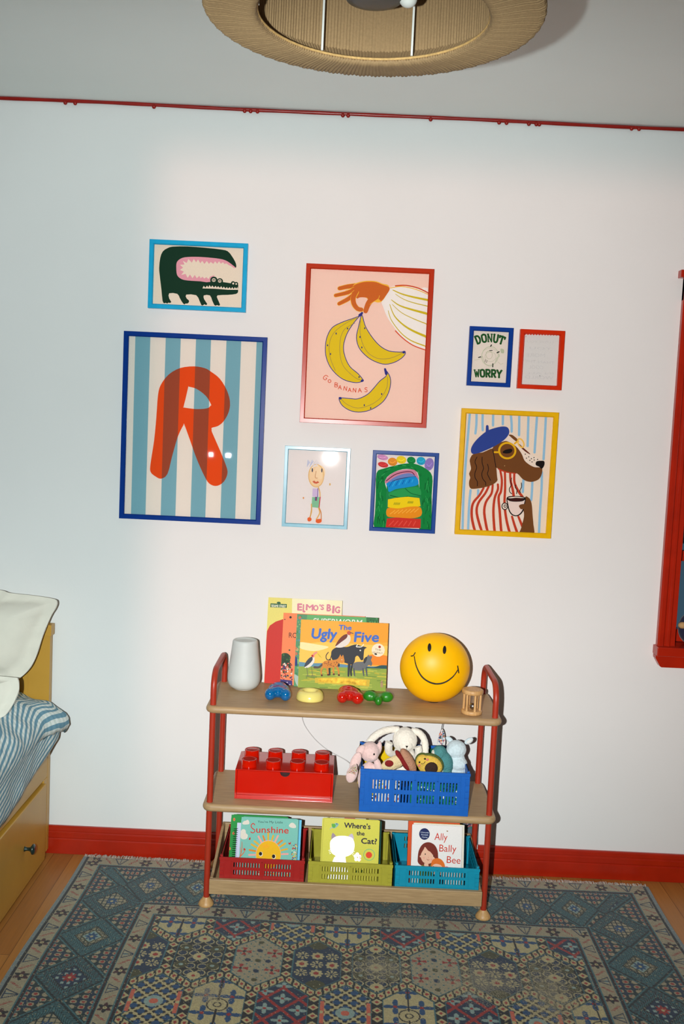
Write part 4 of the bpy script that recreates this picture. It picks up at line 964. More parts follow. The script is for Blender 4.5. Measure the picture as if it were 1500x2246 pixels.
A.ring((1045, 718), 90, 12, (150, 190, 130)); A.dot((1042, 722), 52, (230, 84, 50))
A.line([(455, 812), (560, 820), (680, 820)], 6, (226, 130, 110)); A.poly([(820, 1000), (850, 960), (880, 1000)], (40, 90, 40)); A.poly([(900, 1000), (930, 960), (960, 1000)], (40, 90, 40))
bookdone(A)

# ---- books in the turquoise crate
A = book('orange spined board book behind the white book in the turquoise crate', 0.3475, -0.312, ZC, 0.170, 0.215, 0.016, 0.26, [(305, 170), (1120, 220), (1100, 1200), (240, 1150)], (206, 84, 40), M_card)
A.bg((214, 92, 44)); bookdone(A)
A = book('cream board book with yellow edge showing right of the white book', 0.362, -0.326, ZC, 0.168, 0.206, 0.009, 0.26, [(0, 0), (100, 0), (100, 100), (0, 100)], (222, 206, 120), M_card, corner_r=0.008)
A.bg((228, 220, 206)); bookdone(A)
A = book('white board book with a drawn brown-haired woman and child in the turquoise crate', 0.355, -0.340, ZC, 0.164, 0.206, 0.012, 0.26, [(345, 200), (1125, 240), (1118, 1220), (290, 1185)], (232, 228, 224), M_card, corner_r=0.008)
A.bg((234, 228, 224))
A.dot((533, 340), 84, (34, 46, 96), n=28)
for i, (w_, a, b) in enumerate((('A favourite', 470, 600), ('Scottish', 480, 590), ('rhyme', 490, 580))): A.text(w_, (a, 322+i*34), (b, 330+i*34), 20, (206, 214, 226), bold=0.01)
RT = (206, 62, 40)
A.text('Ally', (690, 425), (892, 438), 104, RT); A.text('Bally', (765, 595), (1036, 608), 104, RT); A.text('Bee', (884, 765), (1104, 780), 104, RT)
HB = (126, 50, 34); FS = (234, 186, 160)
A.poly([(420, 700), (440, 580), (500, 490), (590, 458), (680, 490), (735, 570), (750, 680), (740, 760), (680, 820), (560, 830), (470, 800), (425, 760)], HB, n=4)
A.poly([(472, 640), (520, 560), (542, 530), (600, 590), (700, 620), (706, 690), (680, 740), (600, 778), (520, 760), (480, 710)], FS); A.dot((466, 668), 14, FS); A.poly([(525, 770), (590, 775), (600, 850), (520, 850)], FS, smooth=False)
A.poly([(600, 570), (690, 600), (720, 640), (700, 700), (660, 640)], HB)
A.dot((543, 634), 8, (40, 24, 24), ry=12); A.dot((677, 664), 8, (40, 24, 24), ry=12); A.line([(590, 672), (597, 700)], 4, (214, 130, 110)); A.line([(568, 708), (585, 724), (605, 716)], 6, (160, 50, 50)); A.dot((520, 690), 16, (236, 170, 150)); A.dot((640, 715), 16, (236, 170, 150))
A.poly([(470, 850), (490, 800), (520, 840), (520, 1200), (400, 1200), (440, 950)], (120, 140, 50)); A.poly([(600, 840), (640, 800), (660, 1180), (500, 1180), (520, 860)], (96, 126, 60))
A.poly([(636, 790), (660, 720), (730, 695), (800, 715), (850, 780), (858, 850), (820, 900), (650, 880)], (224, 120, 44)); A.poly([(645, 830), (700, 780), (780, 795), (820, 840), (815, 930), (740, 960), (650, 920)], FS)
A.dot((672, 824), 7, (40, 24, 24), ry=11); A.dot((768, 846), 7, (40, 24, 24), ry=11); A.poly([(855, 830), (890, 818), (930, 845), (925, 870), (860, 865)], (226, 130, 140))
A.poly([(640, 960), (820, 970), (840, 1200), (620, 1200)], (40, 30, 40)); A.line([(885, 298), (900, 302)], 12, (150, 110, 60))
bookdone(A)
# book leaning on the wall behind the trolley
A = book('white paperback with black capitals leaning on the wall behind the right post', 0.462, -0.040, 0.098, 0.136, 0.135, 0.008, 0.16, [(560, 215), (1400, 235), (1370, 1100), (540, 1080)], (222, 216, 212))
A.bg((224, 218, 214)); A.text('GROWN UPS WILL', (640, 285), (1375, 290), 66, (24, 22, 22), bold=0.05)
A.poly([(600, 335), (1385, 340), (1372, 1000), (600, 1000)], (96, 110, 120), smooth=False)
for k in range(60): A.dot((1100+rg.random()*270, 350+rg.random()*300), rg.uniform(12, 34), rg.choice([(50, 70, 90), (190, 130, 120), (70, 120, 110), (170, 150, 150), (40, 40, 60), (150, 90, 100)]), n=7)
bookdone(A)
# ---- books in the blue crate
def simple_book(label, x, y, w, h, t, lean, c, deco=None, yaw=0):
    A = book(label, x, y, 0.3605, w, h, t, lean, [(0, 0), (100, 0), (100, 100), (0, 100)], c, M_card, yaw=yaw)
    A.bg(c)
    if deco: deco(A)
    bookdone(A)
simple_book('bright yellow book with an orange foot at the back of the blue crate', 0.150, -0.155, 0.120, 0.130, 0.010, 0.03, (232, 196, 20), lambda A: (A.poly([(0, 62), (100, 66), (100, 100), (0, 96)], (226, 120, 40), smooth=False), A.poly([(0, 56), (100, 60), (100, 66), (0, 62)], (236, 224, 200), smooth=False)))
simple_book('dark green book at the back of the blue crate', 0.300, -0.150, 0.170, 0.128, 0.012, 0.03, (24, 96, 72))
def confetti(seed, cols):
    def f(A):
        r = random.Random(seed)
        for k in range(90): A.dot((r.random()*100, r.random()*100), r.uniform(2, 6), r.choice(cols), n=6)
    return f
simple_book('white board book with coloured spots, left front inside the blue crate', 0.165, -0.362, 0.110, 0.088, 0.010, 0.05, (226, 220, 214), confetti(1, [(120, 30, 30), (40, 60, 50), (214, 190, 60), (200, 120, 90), (60, 60, 70)]))
simple_book('green board book, right front inside the blue crate', 0.330, -0.362, 0.150, 0.084, 0.010, 0.05, (30, 130, 96), confetti(2, [(16, 80, 60), (70, 170, 130), (226, 230, 220), (30, 60, 60)]))
# ------------------------------------------------------------------ things on the trolley
# white tapered speaker
t = thing('table_lamp', 'white tapered table light with rounded base at the left end of the top shelf', 'lamp', (-0.3115, -0.150, ZT))
pr = [(0.026, 0.0), (0.038, 0.002), (0.0465, 0.008), (0.0525, 0.018), (0.0555, 0.032), (0.0555, 0.046), (0.0530, 0.072), (0.0475, 0.115), (0.0435, 0.150), (0.0425, 0.160), (0.041, 0.1645), (0.037, 0.1665), (0.0335, 0.1655), (0.031, 0.1630), (0.020, 0.1625)]
MB().lathe(pr, 48).build('shade', mat('frosted_white', (206, 210, 206), 0.55, var=0.02), t)
MB().lathe([(0.020, -0.0002), (0.0345, -0.0002), (0.0345, 0.002), (0.020, 0.002)], 40).build('base', mat('white_plastic', (214, 214, 210), 0.5), t)

# glossy shape toys: fused lobes
def blob(name, label, loc, balls, m, vox=0.0020, smooth=45, group='glossy wooden shapes on the top shelf', rz=0):
    mb = MB()
    for c, r in balls: mb.ell(c, r if isinstance(r, tuple) else (r, r, r), 28)
    o = mb.build(name, m, None, loc, (0, 0, rz))
    rm = o.modifiers.new('join', 'REMESH'); rm.mode = 'VOXEL'; rm.voxel_size = vox; rm.use_smooth_shade = True
    sm = o.modifiers.new('soft', 'SMOOTH'); sm.iterations = smooth; sm.factor = 0.6
    if label: tag(o, label, 'toy', group)
    return o
gl = lambda n, c: mat(n, c, 0.12, var=0.04, vscale=60, coat=0.8)
blob('wooden_shape', 'glossy blue three-lobed toy shape in front of the books, leftmost of the row', (-0.1865, -0.266, ZT+0.021), [((-0.025, -0.020, 0), (0.019, 0.022, 0.021)), ((0.025, -0.020, 0), (0.019, 0.022, 0.021)), ((0, 0.0, 0.004), (0.018, 0.022, 0.020)), ((0, 0.026, 0.008), (0.030, 0.022, 0.022)), ((-0.015, -0.008, 0.003), (0.021, 0.022, 0.020)), ((0.015, -0.008, 0.003), (0.021, 0.022, 0.020)), ((-0.016, 0.012, 0.006), (0.020, 0.020, 0.020)), ((0.016, 0.012, 0.006), (0.020, 0.020, 0.020))], gl('blue_gloss', (0, 108, 164)))
blob('wooden_shape', 'glossy red three-lobed toy shape between the yellow ring and the green shape', (0.047, -0.264, ZT+0.020), [((-0.024, -0.016, 0), (0.019, 0.022, 0.020)), ((0.026, -0.018, 0), (0.021, 0.022, 0.021)), ((0, 0.0, 0.003), (0.019, 0.020, 0.019)), ((-0.008, 0.024, 0.008), (0.032, 0.022, 0.022)), ((-0.015, -0.004, 0.003), (0.021, 0.022, 0.020)), ((0.016, -0.006, 0.003), (0.022, 0.022, 0.020)), ((-0.018, 0.012, 0.006), (0.020, 0.020, 0.020)), ((0.014, 0.012, 0.006), (0.020, 0.020, 0.020))], gl('red_gloss_toy', (196, 30, 14)))
blob('wooden_shape', 'green three-lobed toy shape at the right end of the row', (0.1405, -0.262, ZT+0.019), [((0, -0.030, -0.002), (0.013, 0.016, 0.0165)), ((-0.028, 0.004, 0.004), (0.022, 0.020, 0.0185)), ((0.028, 0.004, 0.003), (0.023, 0.019, 0.0185)), ((0, -0.008, 0.0), (0.019, 0.022, 0.016)), ((0, 0.004, 0.0), (0.026, 0.016, 0.015)), ((0, -0.018, -0.001), (0.014, 0.016, 0.016))], mat('green_satin', (44, 134, 34), 0.35, var=0.05, coat=0.2))
o = MB().lathe([(0.0, 0.020), (0.010, 0.0185), (0.0165, 0.021), (0.020, 0.026), (0.0235, 0.0305), (0.0285, 0.031), (0.035, 0.029), (0.041, 0.023), (0.0445, 0.014), (0.0455, 0.006), (0.0445, 0.001), (0.041, 0.0)], 48, cap=True).build('wooden_shape', mat('pale_yellow_gloss', (236, 222, 134), 0.2, var=0.03, coat=0.5), None, (-0.083, -0.252, ZT))
tag(o, 'pale yellow round dished toy ring between the blue and red shapes', 'toy', 'glossy wooden shapes on the top shelf')

# smiling globe lamp
t = thing('novelty_lamp', 'round yellow lamp with a black smiling face at the right of the top shelf', 'lamp', (0.3265, -0.205, ZT), (0, 0, 0.02))
RX, RY, RZ = 0.1165, 0.084, 0.1155
ZC_ = 0.1145
tilt = Matrix.Rotation(0.10, 3, 'Y')
MB().ell((0, 0, ZC_), (RX, RY, RZ), 64).build('globe', mat('yellow_silicone', (252, 192, 0), 0.42, var=0.02, spec=0.3), t)
def onface(x, z, off=0.0006):
    v = tilt @ Vector((x, 0, z)); x, z = v.x, v.z
    q = max(0.0, 1-(x/RX)**2-(z/RZ)**2); y = -RY*math.sqrt(q)
    n = Vector((x/RX**2, y/RY**2, z/RZ**2)).normalized()
    return Vector((x, y, z+ZC_))+n*off
mb = MB()
sm = catmull([(-0.083, 0.040), (-0.072, 0.010), (-0.048, -0.020), (-0.012, -0.034), (0.022, -0.028), (0.050, -0.006), (0.066, 0.020)], False, 8)
sm = [(x*0.98+0.001, z) for x, z in sm]
N = len(sm)
mb.tube([onface(x, z) for x, z in sm], [0.0014+0.0014*math.sin(PI*i/(N-1)) for i in range(N)], 8)
mb.tube([onface(x, z) for x, z in catmull([(-0.090, 0.037), (-0.083, 0.041), (-0.078, 0.052)], False, 4)], 0.0017, 8)
mb.tube([onface(x, z) for x, z in catmull([(0.062, 0.032), (0.066, 0.020), (0.070, 0.008)], False, 4)], 0.0018, 8)
M_blk = mat('black_print', (20, 16, 14), 0.5)
mb.build('mouth', M_blk, t)
for x in (-0.036, 0.013):
    mb = MB(); c = (x, 0.076); R = []
    for rr in (1.0, 0.6, 0.2):
        R.append([tuple(onface(c[0]+0.0058*rr*math.cos(2*PI*k/20), c[1]+0.0118*rr*math.sin(2*PI*k/20), 0.0009)) for k in range(20)])
    mb.rings(R, smooth=True, cap=False); mb.add(R[-1], [tuple(range(20))]); mb.add(R[0]+[tuple(onface(c[0]+0.0058*math.cos(2*PI*k/20), c[1]+0.0118*math.sin(2*PI*k/20), -0.001)) for k in range(20)], [(k, (k+1) % 20, 20+(k+1) % 20, 20+k) for k in range(20)])
    mb.build('eye', M_blk, t)
MB().lathe([(0.018, -0.0002), (0.020, 0.0), (0.022, 0.004), (0.018, 0.006)], 32).build('base_ring', mat('dark_plastic', (40, 34, 30), 0.5), t)

# wooden cage rattle
t = thing('wooden_rattle', 'small beech cage rattle with dowels beside the yellow lamp', 'toy', (0.4395, -0.327, ZT), (0, 0, 0.15))
def disc(z, r, h): return MB().lathe([(r-0.004, z), (r-0.001, z+0.0015), (r, z+0.004), (r, z+h-0.004), (r-0.001, z+h-0.0015), (r-0.004, z+h)], 40)
disc(0.0, 0.0335, 0.0135).build('base_disc', M_beech2, t); disc(0.0655, 0.0345, 0.0145).build('top_disc', M_beech2, t)
for k in range(6):
    a = -PI/2+0.1+k*PI/3; MB().tube([(0.026*math.cos(a), 0.026*math.sin(a), 0.012), (0.026*math.cos(a), 0.026*math.sin(a), 0.068)], 0.0040, 12).build('dowel', M_beech2, t)
MB().ell((0.002, -0.003, 0.0245), (0.011, 0.011, 0.011), 16).build('bell', mat('bell_metal', (170, 170, 168), 0.25, metal=1.0), t)

# brick shaped drawer box on the middle shelf
M_brick = mat('red_abs_plastic', (206, 28, 2), 0.10, var=0.02, coat=0.6)
t = thing('storage_box', 'glossy red brick-shaped desk drawer with eight studs on the middle shelf', 'storage box', (-0.1525, -0.3255, 0.3545))
bw, bd, bh = 0.318, 0.178, 0.098
mb = MB()
mb.box(-bw/2, bw/2, 0, bd, 0, 0.003); mb.box(-bw/2, bw/2, 0, bd, bh-0.003, bh); mb.box(-bw/2, -bw/2+0.006, 0, bd, 0.003, bh-0.003); mb.box(bw/2-0.006, bw/2, 0, bd, 0.003, bh-0.003); mb.box(-bw/2+0.006, bw/2-0.006, bd-0.003, bd, 0.003, bh-0.003)
mb.box(-bw/2+0.006, bw/2-0.006, 0.0, 0.01, 0.003, 0.014)
mb.build('shell', M_brick, t, bevel=0.0007)
mb = MB(); xx = bw/2-0.0068; nz = bh-0.0036
pts = [(-xx, 0.015), (xx, 0.015), (xx, nz)]
pts += [(0.0160*math.cos(a)+0.002, nz-0.0155*math.sin(a)) for a in [PI*k/14 for k in range(15)]]
pts += [(-xx, nz)]
mb.prism(pts, 0.0008, 0.006)
mb.build('drawer_front', M_brick, t, bevel=0.0004, segs=1)
MB().box(-xx, xx, 0.02, 0.024, 0.015, nz).build('notch_shade_sheet', mat('notch_shade_red', (60, 14, 10), 0.5), t)  # dark sheet behind the finger notch; shade of the inside put into its colour
for ix in range(4):
    for iy in range(2):
        x = (ix-1.5)*0.0790; y = 0.040+iy*0.096
        MB().lathe([(0.0252, bh-0.001), (0.0247, bh+0.021), (0.0244, bh+0.0225), (0.0234, bh+0.023), (0.0205, bh+0.0228), (0.020, bh+0.0222)], 40).build('stud', M_brick, t, (x, y, 0))

# thin white cable hanging on the wall behind the trolley
P = catmull([(-0.135, -0.045, 0.648), (-0.118, -0.012, 0.56), (-0.104, -0.005, 0.510), (-0.066, -0.005, 0.461), (-0.02, -0.006, 0.424), (0.040, -0.012, 0.395), (0.062, -0.03, 0.386), (0.080, -0.062, 0.376)], False, 8)
tag(MB().tube(P, 0.0014, 6).build('cable', mat('white_cable', (196, 192, 190), 0.5)), 'thin white cable drooping along the wall behind the middle shelf', 'cable')

# ------------------------------------------------------------------ soft toys in the blue crate
def fur(n, c, b=0.8): return mat(n, c, 0.95, var=0.07, vscale=160, bump=b, bscale=520, sheen=0.5)
def knit(n, c):
    if n in _mats: return _mats[n]
    m = mat(n, c, 0.9, var=0.08, vscale=90, bump=0.0)
    nt = m.node_tree; v = nt.nodes.new('ShaderNodeTexVoronoi'); v.inputs['Scale'].default_value = 240
    tc = [x for x in nt.nodes if x.type == 'TEX_COORD'][0]; nt.links.new(tc.outputs['Object'], v.inputs['Vector'])
    bp = nt.nodes.new('ShaderNodeBump'); bp.inputs['Strength'].default_value = 0.9; bp.inputs['Distance'].default_value = 0.002; bp.invert = True
    nt.links.new(v.outputs['Distance'], bp.inputs['Height']); nt.links.new(bp.outputs['Normal'], nt.nodes['Principled BSDF'].inputs['Normal'])
    return m
_tex = bpy.data.textures.new('fluff', 'CLOUDS'); _tex.noise_scale = 0.006
def plush(nm, m, parent, balls, vox=0.0024, fluff=0.0018, loc=None):
    mb = MB()
    for b in balls:
        c, r = b[0], b[1]; rot = b[2] if len(b) > 2 else None
        mb.ell(c, r if isinstance(r, tuple) else (r, r, r), 24, rot=rot)
    o = mb.build(nm, m, parent, loc)
    rm = o.modifiers.new('join', 'REMESH'); rm.mode = 'VOXEL'; rm.voxel_size = vox; rm.use_smooth_shade = True
    sm_ = o.modifiers.new('soft', 'SMOOTH'); sm_.iterations = 3
    if fluff:
        d = o.modifiers.new('fluff', 'DISPLACE'); d.texture = _tex; d.strength = fluff; d.mid_level = 0.5; d.texture_coords = 'LOCAL'
    return o
def rotY(a): return Matrix.Rotation(a, 3, 'Y')
def rotX(a): return Matrix.Rotation(a, 3, 'X')
GP = 'soft toys in the blue crate'
M_eye = mat('black_bead', (14, 10, 10), 0.15, coat=0.6)
# pink bunny with printed ear
t = thing('soft_toy', 'pale pink bunny soft toy with one floral lined ear hanging over the blue crate', 'soft toy', (0.120, -0.335, 0.40), group=GP)
pk = fur('pink_fur', (236, 204, 198))
plush('body', pk, t, [((0, 0, 0.045), (0.036, 0.030, 0.055)), ((0.0, -0.006, 0.136), (0.031, 0.032, 0.033)), ((0.008, -0.022, 0.128), (0.018, 0.016, 0.016)), ((0.028, -0.012, 0.092), (0.012, 0.012, 0.028), rotY(-0.3)), ((0.030, 0.000, 0.150), (0.008, 0.012, 0.022))])
plush('ear', pk, t, [((-0.030, -0.022, 0.145), (0.014, 0.012, 0.020), rotY(0.6)), ((-0.046, -0.045, 0.115), (0.016, 0.010, 0.034), rotY(0.35)), ((-0.056, -0.066, 0.082), (0.018, 0.009, 0.030), rotY(0.25))], fluff=0.001)
mb = MB(); q = [(0.015*math.cos(a)*(1.05 if math.sin(a) < 0 else 0.75), 0.045*math.sin(a)) for a in [2*PI*k/28 for k in range(28)]]
mb.prism(q, -0.002, 0.001)
fl = inkmat('floral_cotton', 0.85)
def floral(mb, hw, hh, n, base, cols, y, seed):
    r = random.Random(seed)
    for k in range(n):
        a = r.random()*2*PI; rr = math.sqrt(r.random())*0.85; cx, cz = hw*rr*math.cos(a), hh*rr*math.sin(a); s_ = r.uniform(0.0010, 0.0021)
        mb.add([(cx+s_*math.cos(b*PI/3), y-0.00005*(k % 7+1), cz+s_*math.sin(b*PI/3)) for b in range(6)], [(0, 1, 2, 3, 4, 5)], 0, False, lin(r.choice(cols)))
mb.col = [lin((232, 206, 196))]*len(mb.f)
floral(mb, 0.0125, 0.040, 110, None, [(214, 150, 160), (226, 190, 90), (150, 170, 110), (196, 110, 120), (236, 226, 214)], -0.0021, 4)
mb.build('ear_lining', fl, t, (-0.0555, -0.0765, 0.092), (0.62, 0.28, 0))
for ex in (0.008,): MB().ell((ex+0.004, -0.0365, 0.139), (0.0028, 0.002, 0.0036), 12).build('eye', M_eye, t)
# cream long-armed bunny
t = thing('soft_toy', 'cream fluffy bunny soft toy with long drooping ears in the middle of the blue crate', 'soft toy', (0.2355, -0.245, 0.40), group=GP)
cr = fur('cream_fur', (246, 238, 224))
plush('body', cr, t, [((0, 0, 0.055), (0.044, 0.036, 0.065)), ((0.0, -0.012, 0.100), (0.036, 0.030, 0.045)), ((0.0, -0.015, 0.154), (0.041, 0.037, 0.043)), ((0.002, -0.045, 0.143), (0.022, 0.014, 0.015))], fluff=0.003)
def limb(nm, pts, rad, m, t, vox=0.0024, fluff=0.003):
    mb = MB(); mb.tube(catmull(pts, False, 5), [rad[0]+(rad[1]-rad[0])*math.sin(PI*0.5*min(1, i/(len(pts)*3))) for i in range((len(pts)-1)*5+1)], 14)
    o = mb.build(nm, m, t)
    rm = o.modifiers.new('join', 'REMESH'); rm.mode = 'VOXEL'; rm.voxel_size = vox; rm.use_smooth_shade = True
    d = o.modifiers.new('fluff', 'DISPLACE'); d.texture = _tex; d.strength = fluff; d.texture_coords = 'LOCAL'; return o
limb('ear', [(-0.020, -0.010, 0.186), (-0.045, -0.012, 0.187), (-0.078, -0.022, 0.180), (-0.104, -0.030, 0.163), (-0.118, -0.035, 0.146)], (0.011, 0.0125), cr, t)
limb('ear', [(0.020, -0.010, 0.184), (0.042, -0.014, 0.182), (0.060, -0.022, 0.166), (0.067, -0.03, 0.140), (0.067, -0.034, 0.115)], (0.011, 0.0115), cr, t)
limb('arm', [(-0.030, -0.020, 0.105), (-0.050, -0.040, 0.118), (-0.055, -0.050, 0.142), (-0.052, -0.052, 0.156)], (0.010, 0.013), cr, t)
limb('arm', [(0.030, -0.020, 0.100), (0.042, -0.045, 0.110), (0.044, -0.052, 0.132), (0.040, -0.052, 0.146)], (0.010, 0.013), cr, t)
mb = MB(); mb.prism([(-0.0045, 0.003), (0, -0.0045), (0.0045, 0.003)][::-1], -0.001, 0.001); mb.tube([(0, 0, -0.003), (0, 0, -0.008)], 0.0006, 5)
mb.build('nose', M_eye, t, (0.004, -0.0615, 0.147))
# crocheted pizza slice
t = thing('soft_toy', 'crocheted slice with red stripe and tan crust lying against the cream bunny', 'soft toy', (0.214, -0.336, 0.460), group=GP)
M_cs, M_rd, M_tn = knit('cream_yarn', (226, 204, 160)), knit('dark_red_yarn', (140, 24, 22)), knit('tan_yarn', (186, 140, 112))
Rr_ = rotY(-0.45)
plush('topping', M_cs, t, [((-0.024, -0.012, 0.042), (0.034, 0.012, 0.022), Rr_), ((-0.008, -0.012, 0.05), (0.026, 0.012, 0.022), Rr_)], fluff=0)
plush('stripe', M_rd, t, [((0.008, -0.010, 0.058), (0.010, 0.014, 0.036), rotY(-0.62)), ((0.018, -0.010, 0.046), (0.010, 0.014, 0.030), rotY(-0.6))], fluff=0)
plush('crust', M_tn, t, [((0.030, -0.004, 0.052), (0.018, 0.018, 0.046), rotY(-0.55))], fluff=0)
MB().ell((-0.032, -0.0235, 0.047), (0.014, 0.004, 0.011), 20).build('slice', M_rd, t)
# crocheted avocado
t = thing('soft_toy', 'crocheted yellow avocado half with brown stone and small smile in the blue crate', 'soft toy', (0.310, -0.335, 0.455), group=GP)
M_gn = knit('green_yarn', (96, 110, 52)); M_yl = knit('yellow_yarn', (222, 186, 84)); M_bn = knit('brown_yarn', (62, 38, 24))
plush('skin', M_gn, t, [((0.006, 0.008, 0.045), (0.046, 0.016, 0.036), rotY(0.3)), ((-0.020, 0.008, 0.056), (0.024, 0.014, 0.026))], fluff=0)
plush('flesh', M_yl, t, [((0.004, -0.004, 0.044), (0.042, 0.014, 0.033), rotY(0.3)), ((-0.020, -0.004, 0.056), (0.022, 0.013, 0.024))], fluff=0)
MB().ell((0.008, -0.014, 0.040), (0.0215, 0.010, 0.0205), 28).build('stone', M_bn, t)
MB().ell((-0.031, -0.0165, 0.058), (0.0032, 0.002, 0.0032), 12).build('eye', M_eye, t); MB().ell((-0.014, -0.0165, 0.070), (0.0032, 0.002, 0.0032), 12).build('eye', M_eye, t)
MB().tube(catmull([(-0.026, -0.0180, 0.054), (-0.018, -0.0185, 0.054), (-0.013, -0.018, 0.062)], False, 5), 0.0008, 6).build('mouth', M_eye, t)
for p in ((-0.031, -0.0165, 0.047), (-0.006, -0.0170, 0.068)): MB().ell(p, (0.0042, 0.0015, 0.0042), 12).build('cheek', mat('pink_felt', (220, 130, 120), 0.9), t)
# teal crocheted whale
t = thing('soft_toy', 'teal crocheted animal with white belly leaning between the avocado and the pale lamb', 'soft toy', (0.362, -0.290, 0.42), group=GP)
M_tl = knit('teal_yarn', (86, 146, 146))
plush('body', M_tl, t, [((-0.014, -0.004, 0.106), (0.025, 0.022, 0.027)), ((0.004, -0.004, 0.078), (0.027, 0.022, 0.040), rotY(-0.4)), ((0.010, -0.004, 0.035), (0.020, 0.020, 0.045))], fluff=0)
plush('belly', knit('white_yarn', (220, 214, 200)), t, [((-0.033, -0.010, 0.104), (0.008, 0.010, 0.016), rotY(-0.2)), ((-0.016, -0.012, 0.060), (0.014, 0.016, 0.028), rotY(-0.5))], fluff=0)
# pale blue lamb
t = thing('soft_toy', 'pale blue fluffy lamb soft toy with raised ear at the right of the blue crate', 'soft toy', (0.405, -0.262, 0.40), group=GP)
lb = fur('pale_blue_fur', (214, 228, 232))
plush('body', lb, t, [((0.004, -0.010, 0.070), (0.030, 0.026, 0.070)), ((0.006, -0.016, 0.090), (0.031, 0.028, 0.024)), ((0.0, -0.008, 0.134), (0.033, 0.030, 0.031)), ((-0.018, -0.014, 0.130), (0.016, 0.020, 0.018))], fluff=0.003)
plush('ear', lb, t, [((0.040, -0.004, 0.163), (0.017, 0.007, 0.010), rotY(-0.6))], fluff=0.001)
plush('ear', lb, t, [((-0.022, 0.010, 0.160), (0.016, 0.006, 0.009), rotY(0.6))], fluff=0.001)
plush('inner_ear', mat('white_felt', (226, 224, 220), 0.9), t, [((0.041, -0.010, 0.163), (0.012, 0.003, 0.006), rotY(-0.6))], fluff=0, vox=0.0012)
# floral fabric tag hanging from a cord behind
t = thing('fabric_pendant', 'pointed fabric pendant with multicoloured spots hanging on a black cord behind the blue crate', 'fabric pendant', (0.3735, -0.100, 0.518))
mb = MB(); q = catmull([(0, 0.030), (0.007, 0.020), (0.0115, 0.0), (0.013, -0.025), (0, -0.030), (-0.013, -0.025), (-0.010, 0.0), (-0.006, 0.018)], True, 4)[::-1]
mb.prism(q, -0.003, 0.003); mb.col = [lin((228, 222, 216))]*len(mb.f)
floral(mb, 0.0115, 0.029, 110, None, [(200, 40, 50), (40, 60, 130), (226, 130, 40), (60, 130, 90), (130, 170, 200)], -0.0031, 9)
mb.build('fabric', fl, t)
MB().tube(catmull([(-0.002, 0, 0.026), (0.001, 0.002, 0.05), (0.003, 0.004, 0.09), (0.004, 0.005, 0.131)], False, 4), 0.0012, 6).build('cord', mat('black_cord', (16, 14, 14), 0.7), t)
# ------------------------------------------------------------------ the bed on the left
M_yel = mat('mustard_painted_wood', (196, 150, 60), 0.40, var=0.05, vscale=8, coat=0.1)
t = thing('bed', 'mustard painted wooden day bed with drawers along the left edge', 'bed', (-1.0, 0, 0))
BX0, BX1 = -0.93, 0.0       # local x of far side and room side
mb = MB()
mb.box(BX0, BX1, -0.052, -0.024, 0.02, 0.800)
mb.box(BX0-0.004, BX1+0.006, -0.062, -0.021, 0.800, 0.838)
for x in (BX1-0.075, BX1-0.18, BX1-0.40, BX1-0.62): mb.box(x-0.001, x+0.001, -0.0532, -0.052, 0.30, 0.79)
mb.build('headboard', M_yel, t, bevel=0.003)
mb = MB()
mb.box(BX1-0.028, BX1, -2.02, -0.053, 0.294, 0.430)
mb.box(BX1-0.028, BX1, -0.090, -0.053, 0.005, 0.294); mb.box(BX1-0.028, BX1, -2.02, -1.98, 0.005, 0.294)
mb.build('side_rail', M_yel, t, bevel=0.003)
MB().box(BX0, BX1-0.03, -2.02, -0.06, 0.25, 0.30).build('slat_base', M_yel, t)
MB().box(BX0, BX1, -2.05, -2.02, 0.0, 0.60).build('footboard', M_yel, t, bevel=0.003)
for y0, y1 in ((-1.02, -0.093), (-1.975, -1.03)):
    mb = MB(); mb.box(BX1-0.020, BX1+0.010, y0, y1, 0.012, 0.286)
    d = mb.build('drawer', M_yel, t, bevel=0.004)
    d.modifiers['edge'].segments = 3
    for yy in ((y0+y1)/2+0.235, (y0+y1)/2-0.235):
        MB().lathe([(0.0, 0.0), (0.009, 0.0), (0.007, 0.003), (0.0055, 0.008), (0.006, 0.016), (0.011, 0.022), (0.0165, 0.025), (0.0175, 0.029), (0.014, 0.033), (0.0, 0.0345)], 24, M=Matrix.Translation((BX1+0.010, yy, 0.150)) @ Matrix.Rotation(PI/2, 4, 'Y')).build('knob', mat('dark_green_knob', (26, 50, 46), 0.3, coat=0.4), d)

def softmat(name, c, b=0.25, s=500):
    return mat(name, c, 0.92, var=0.03, vscale=20, bump=b, bscale=s, sheen=0.25)
# mattress
tag(MB().box(-1.90, -1.035, -1.98, -0.07, 0.302, 0.48).build('mattress', softmat('mattress_cloth', (214, 210, 204)), bevel=0.03, segs=4), 'white mattress under the striped duvet', 'mattress')

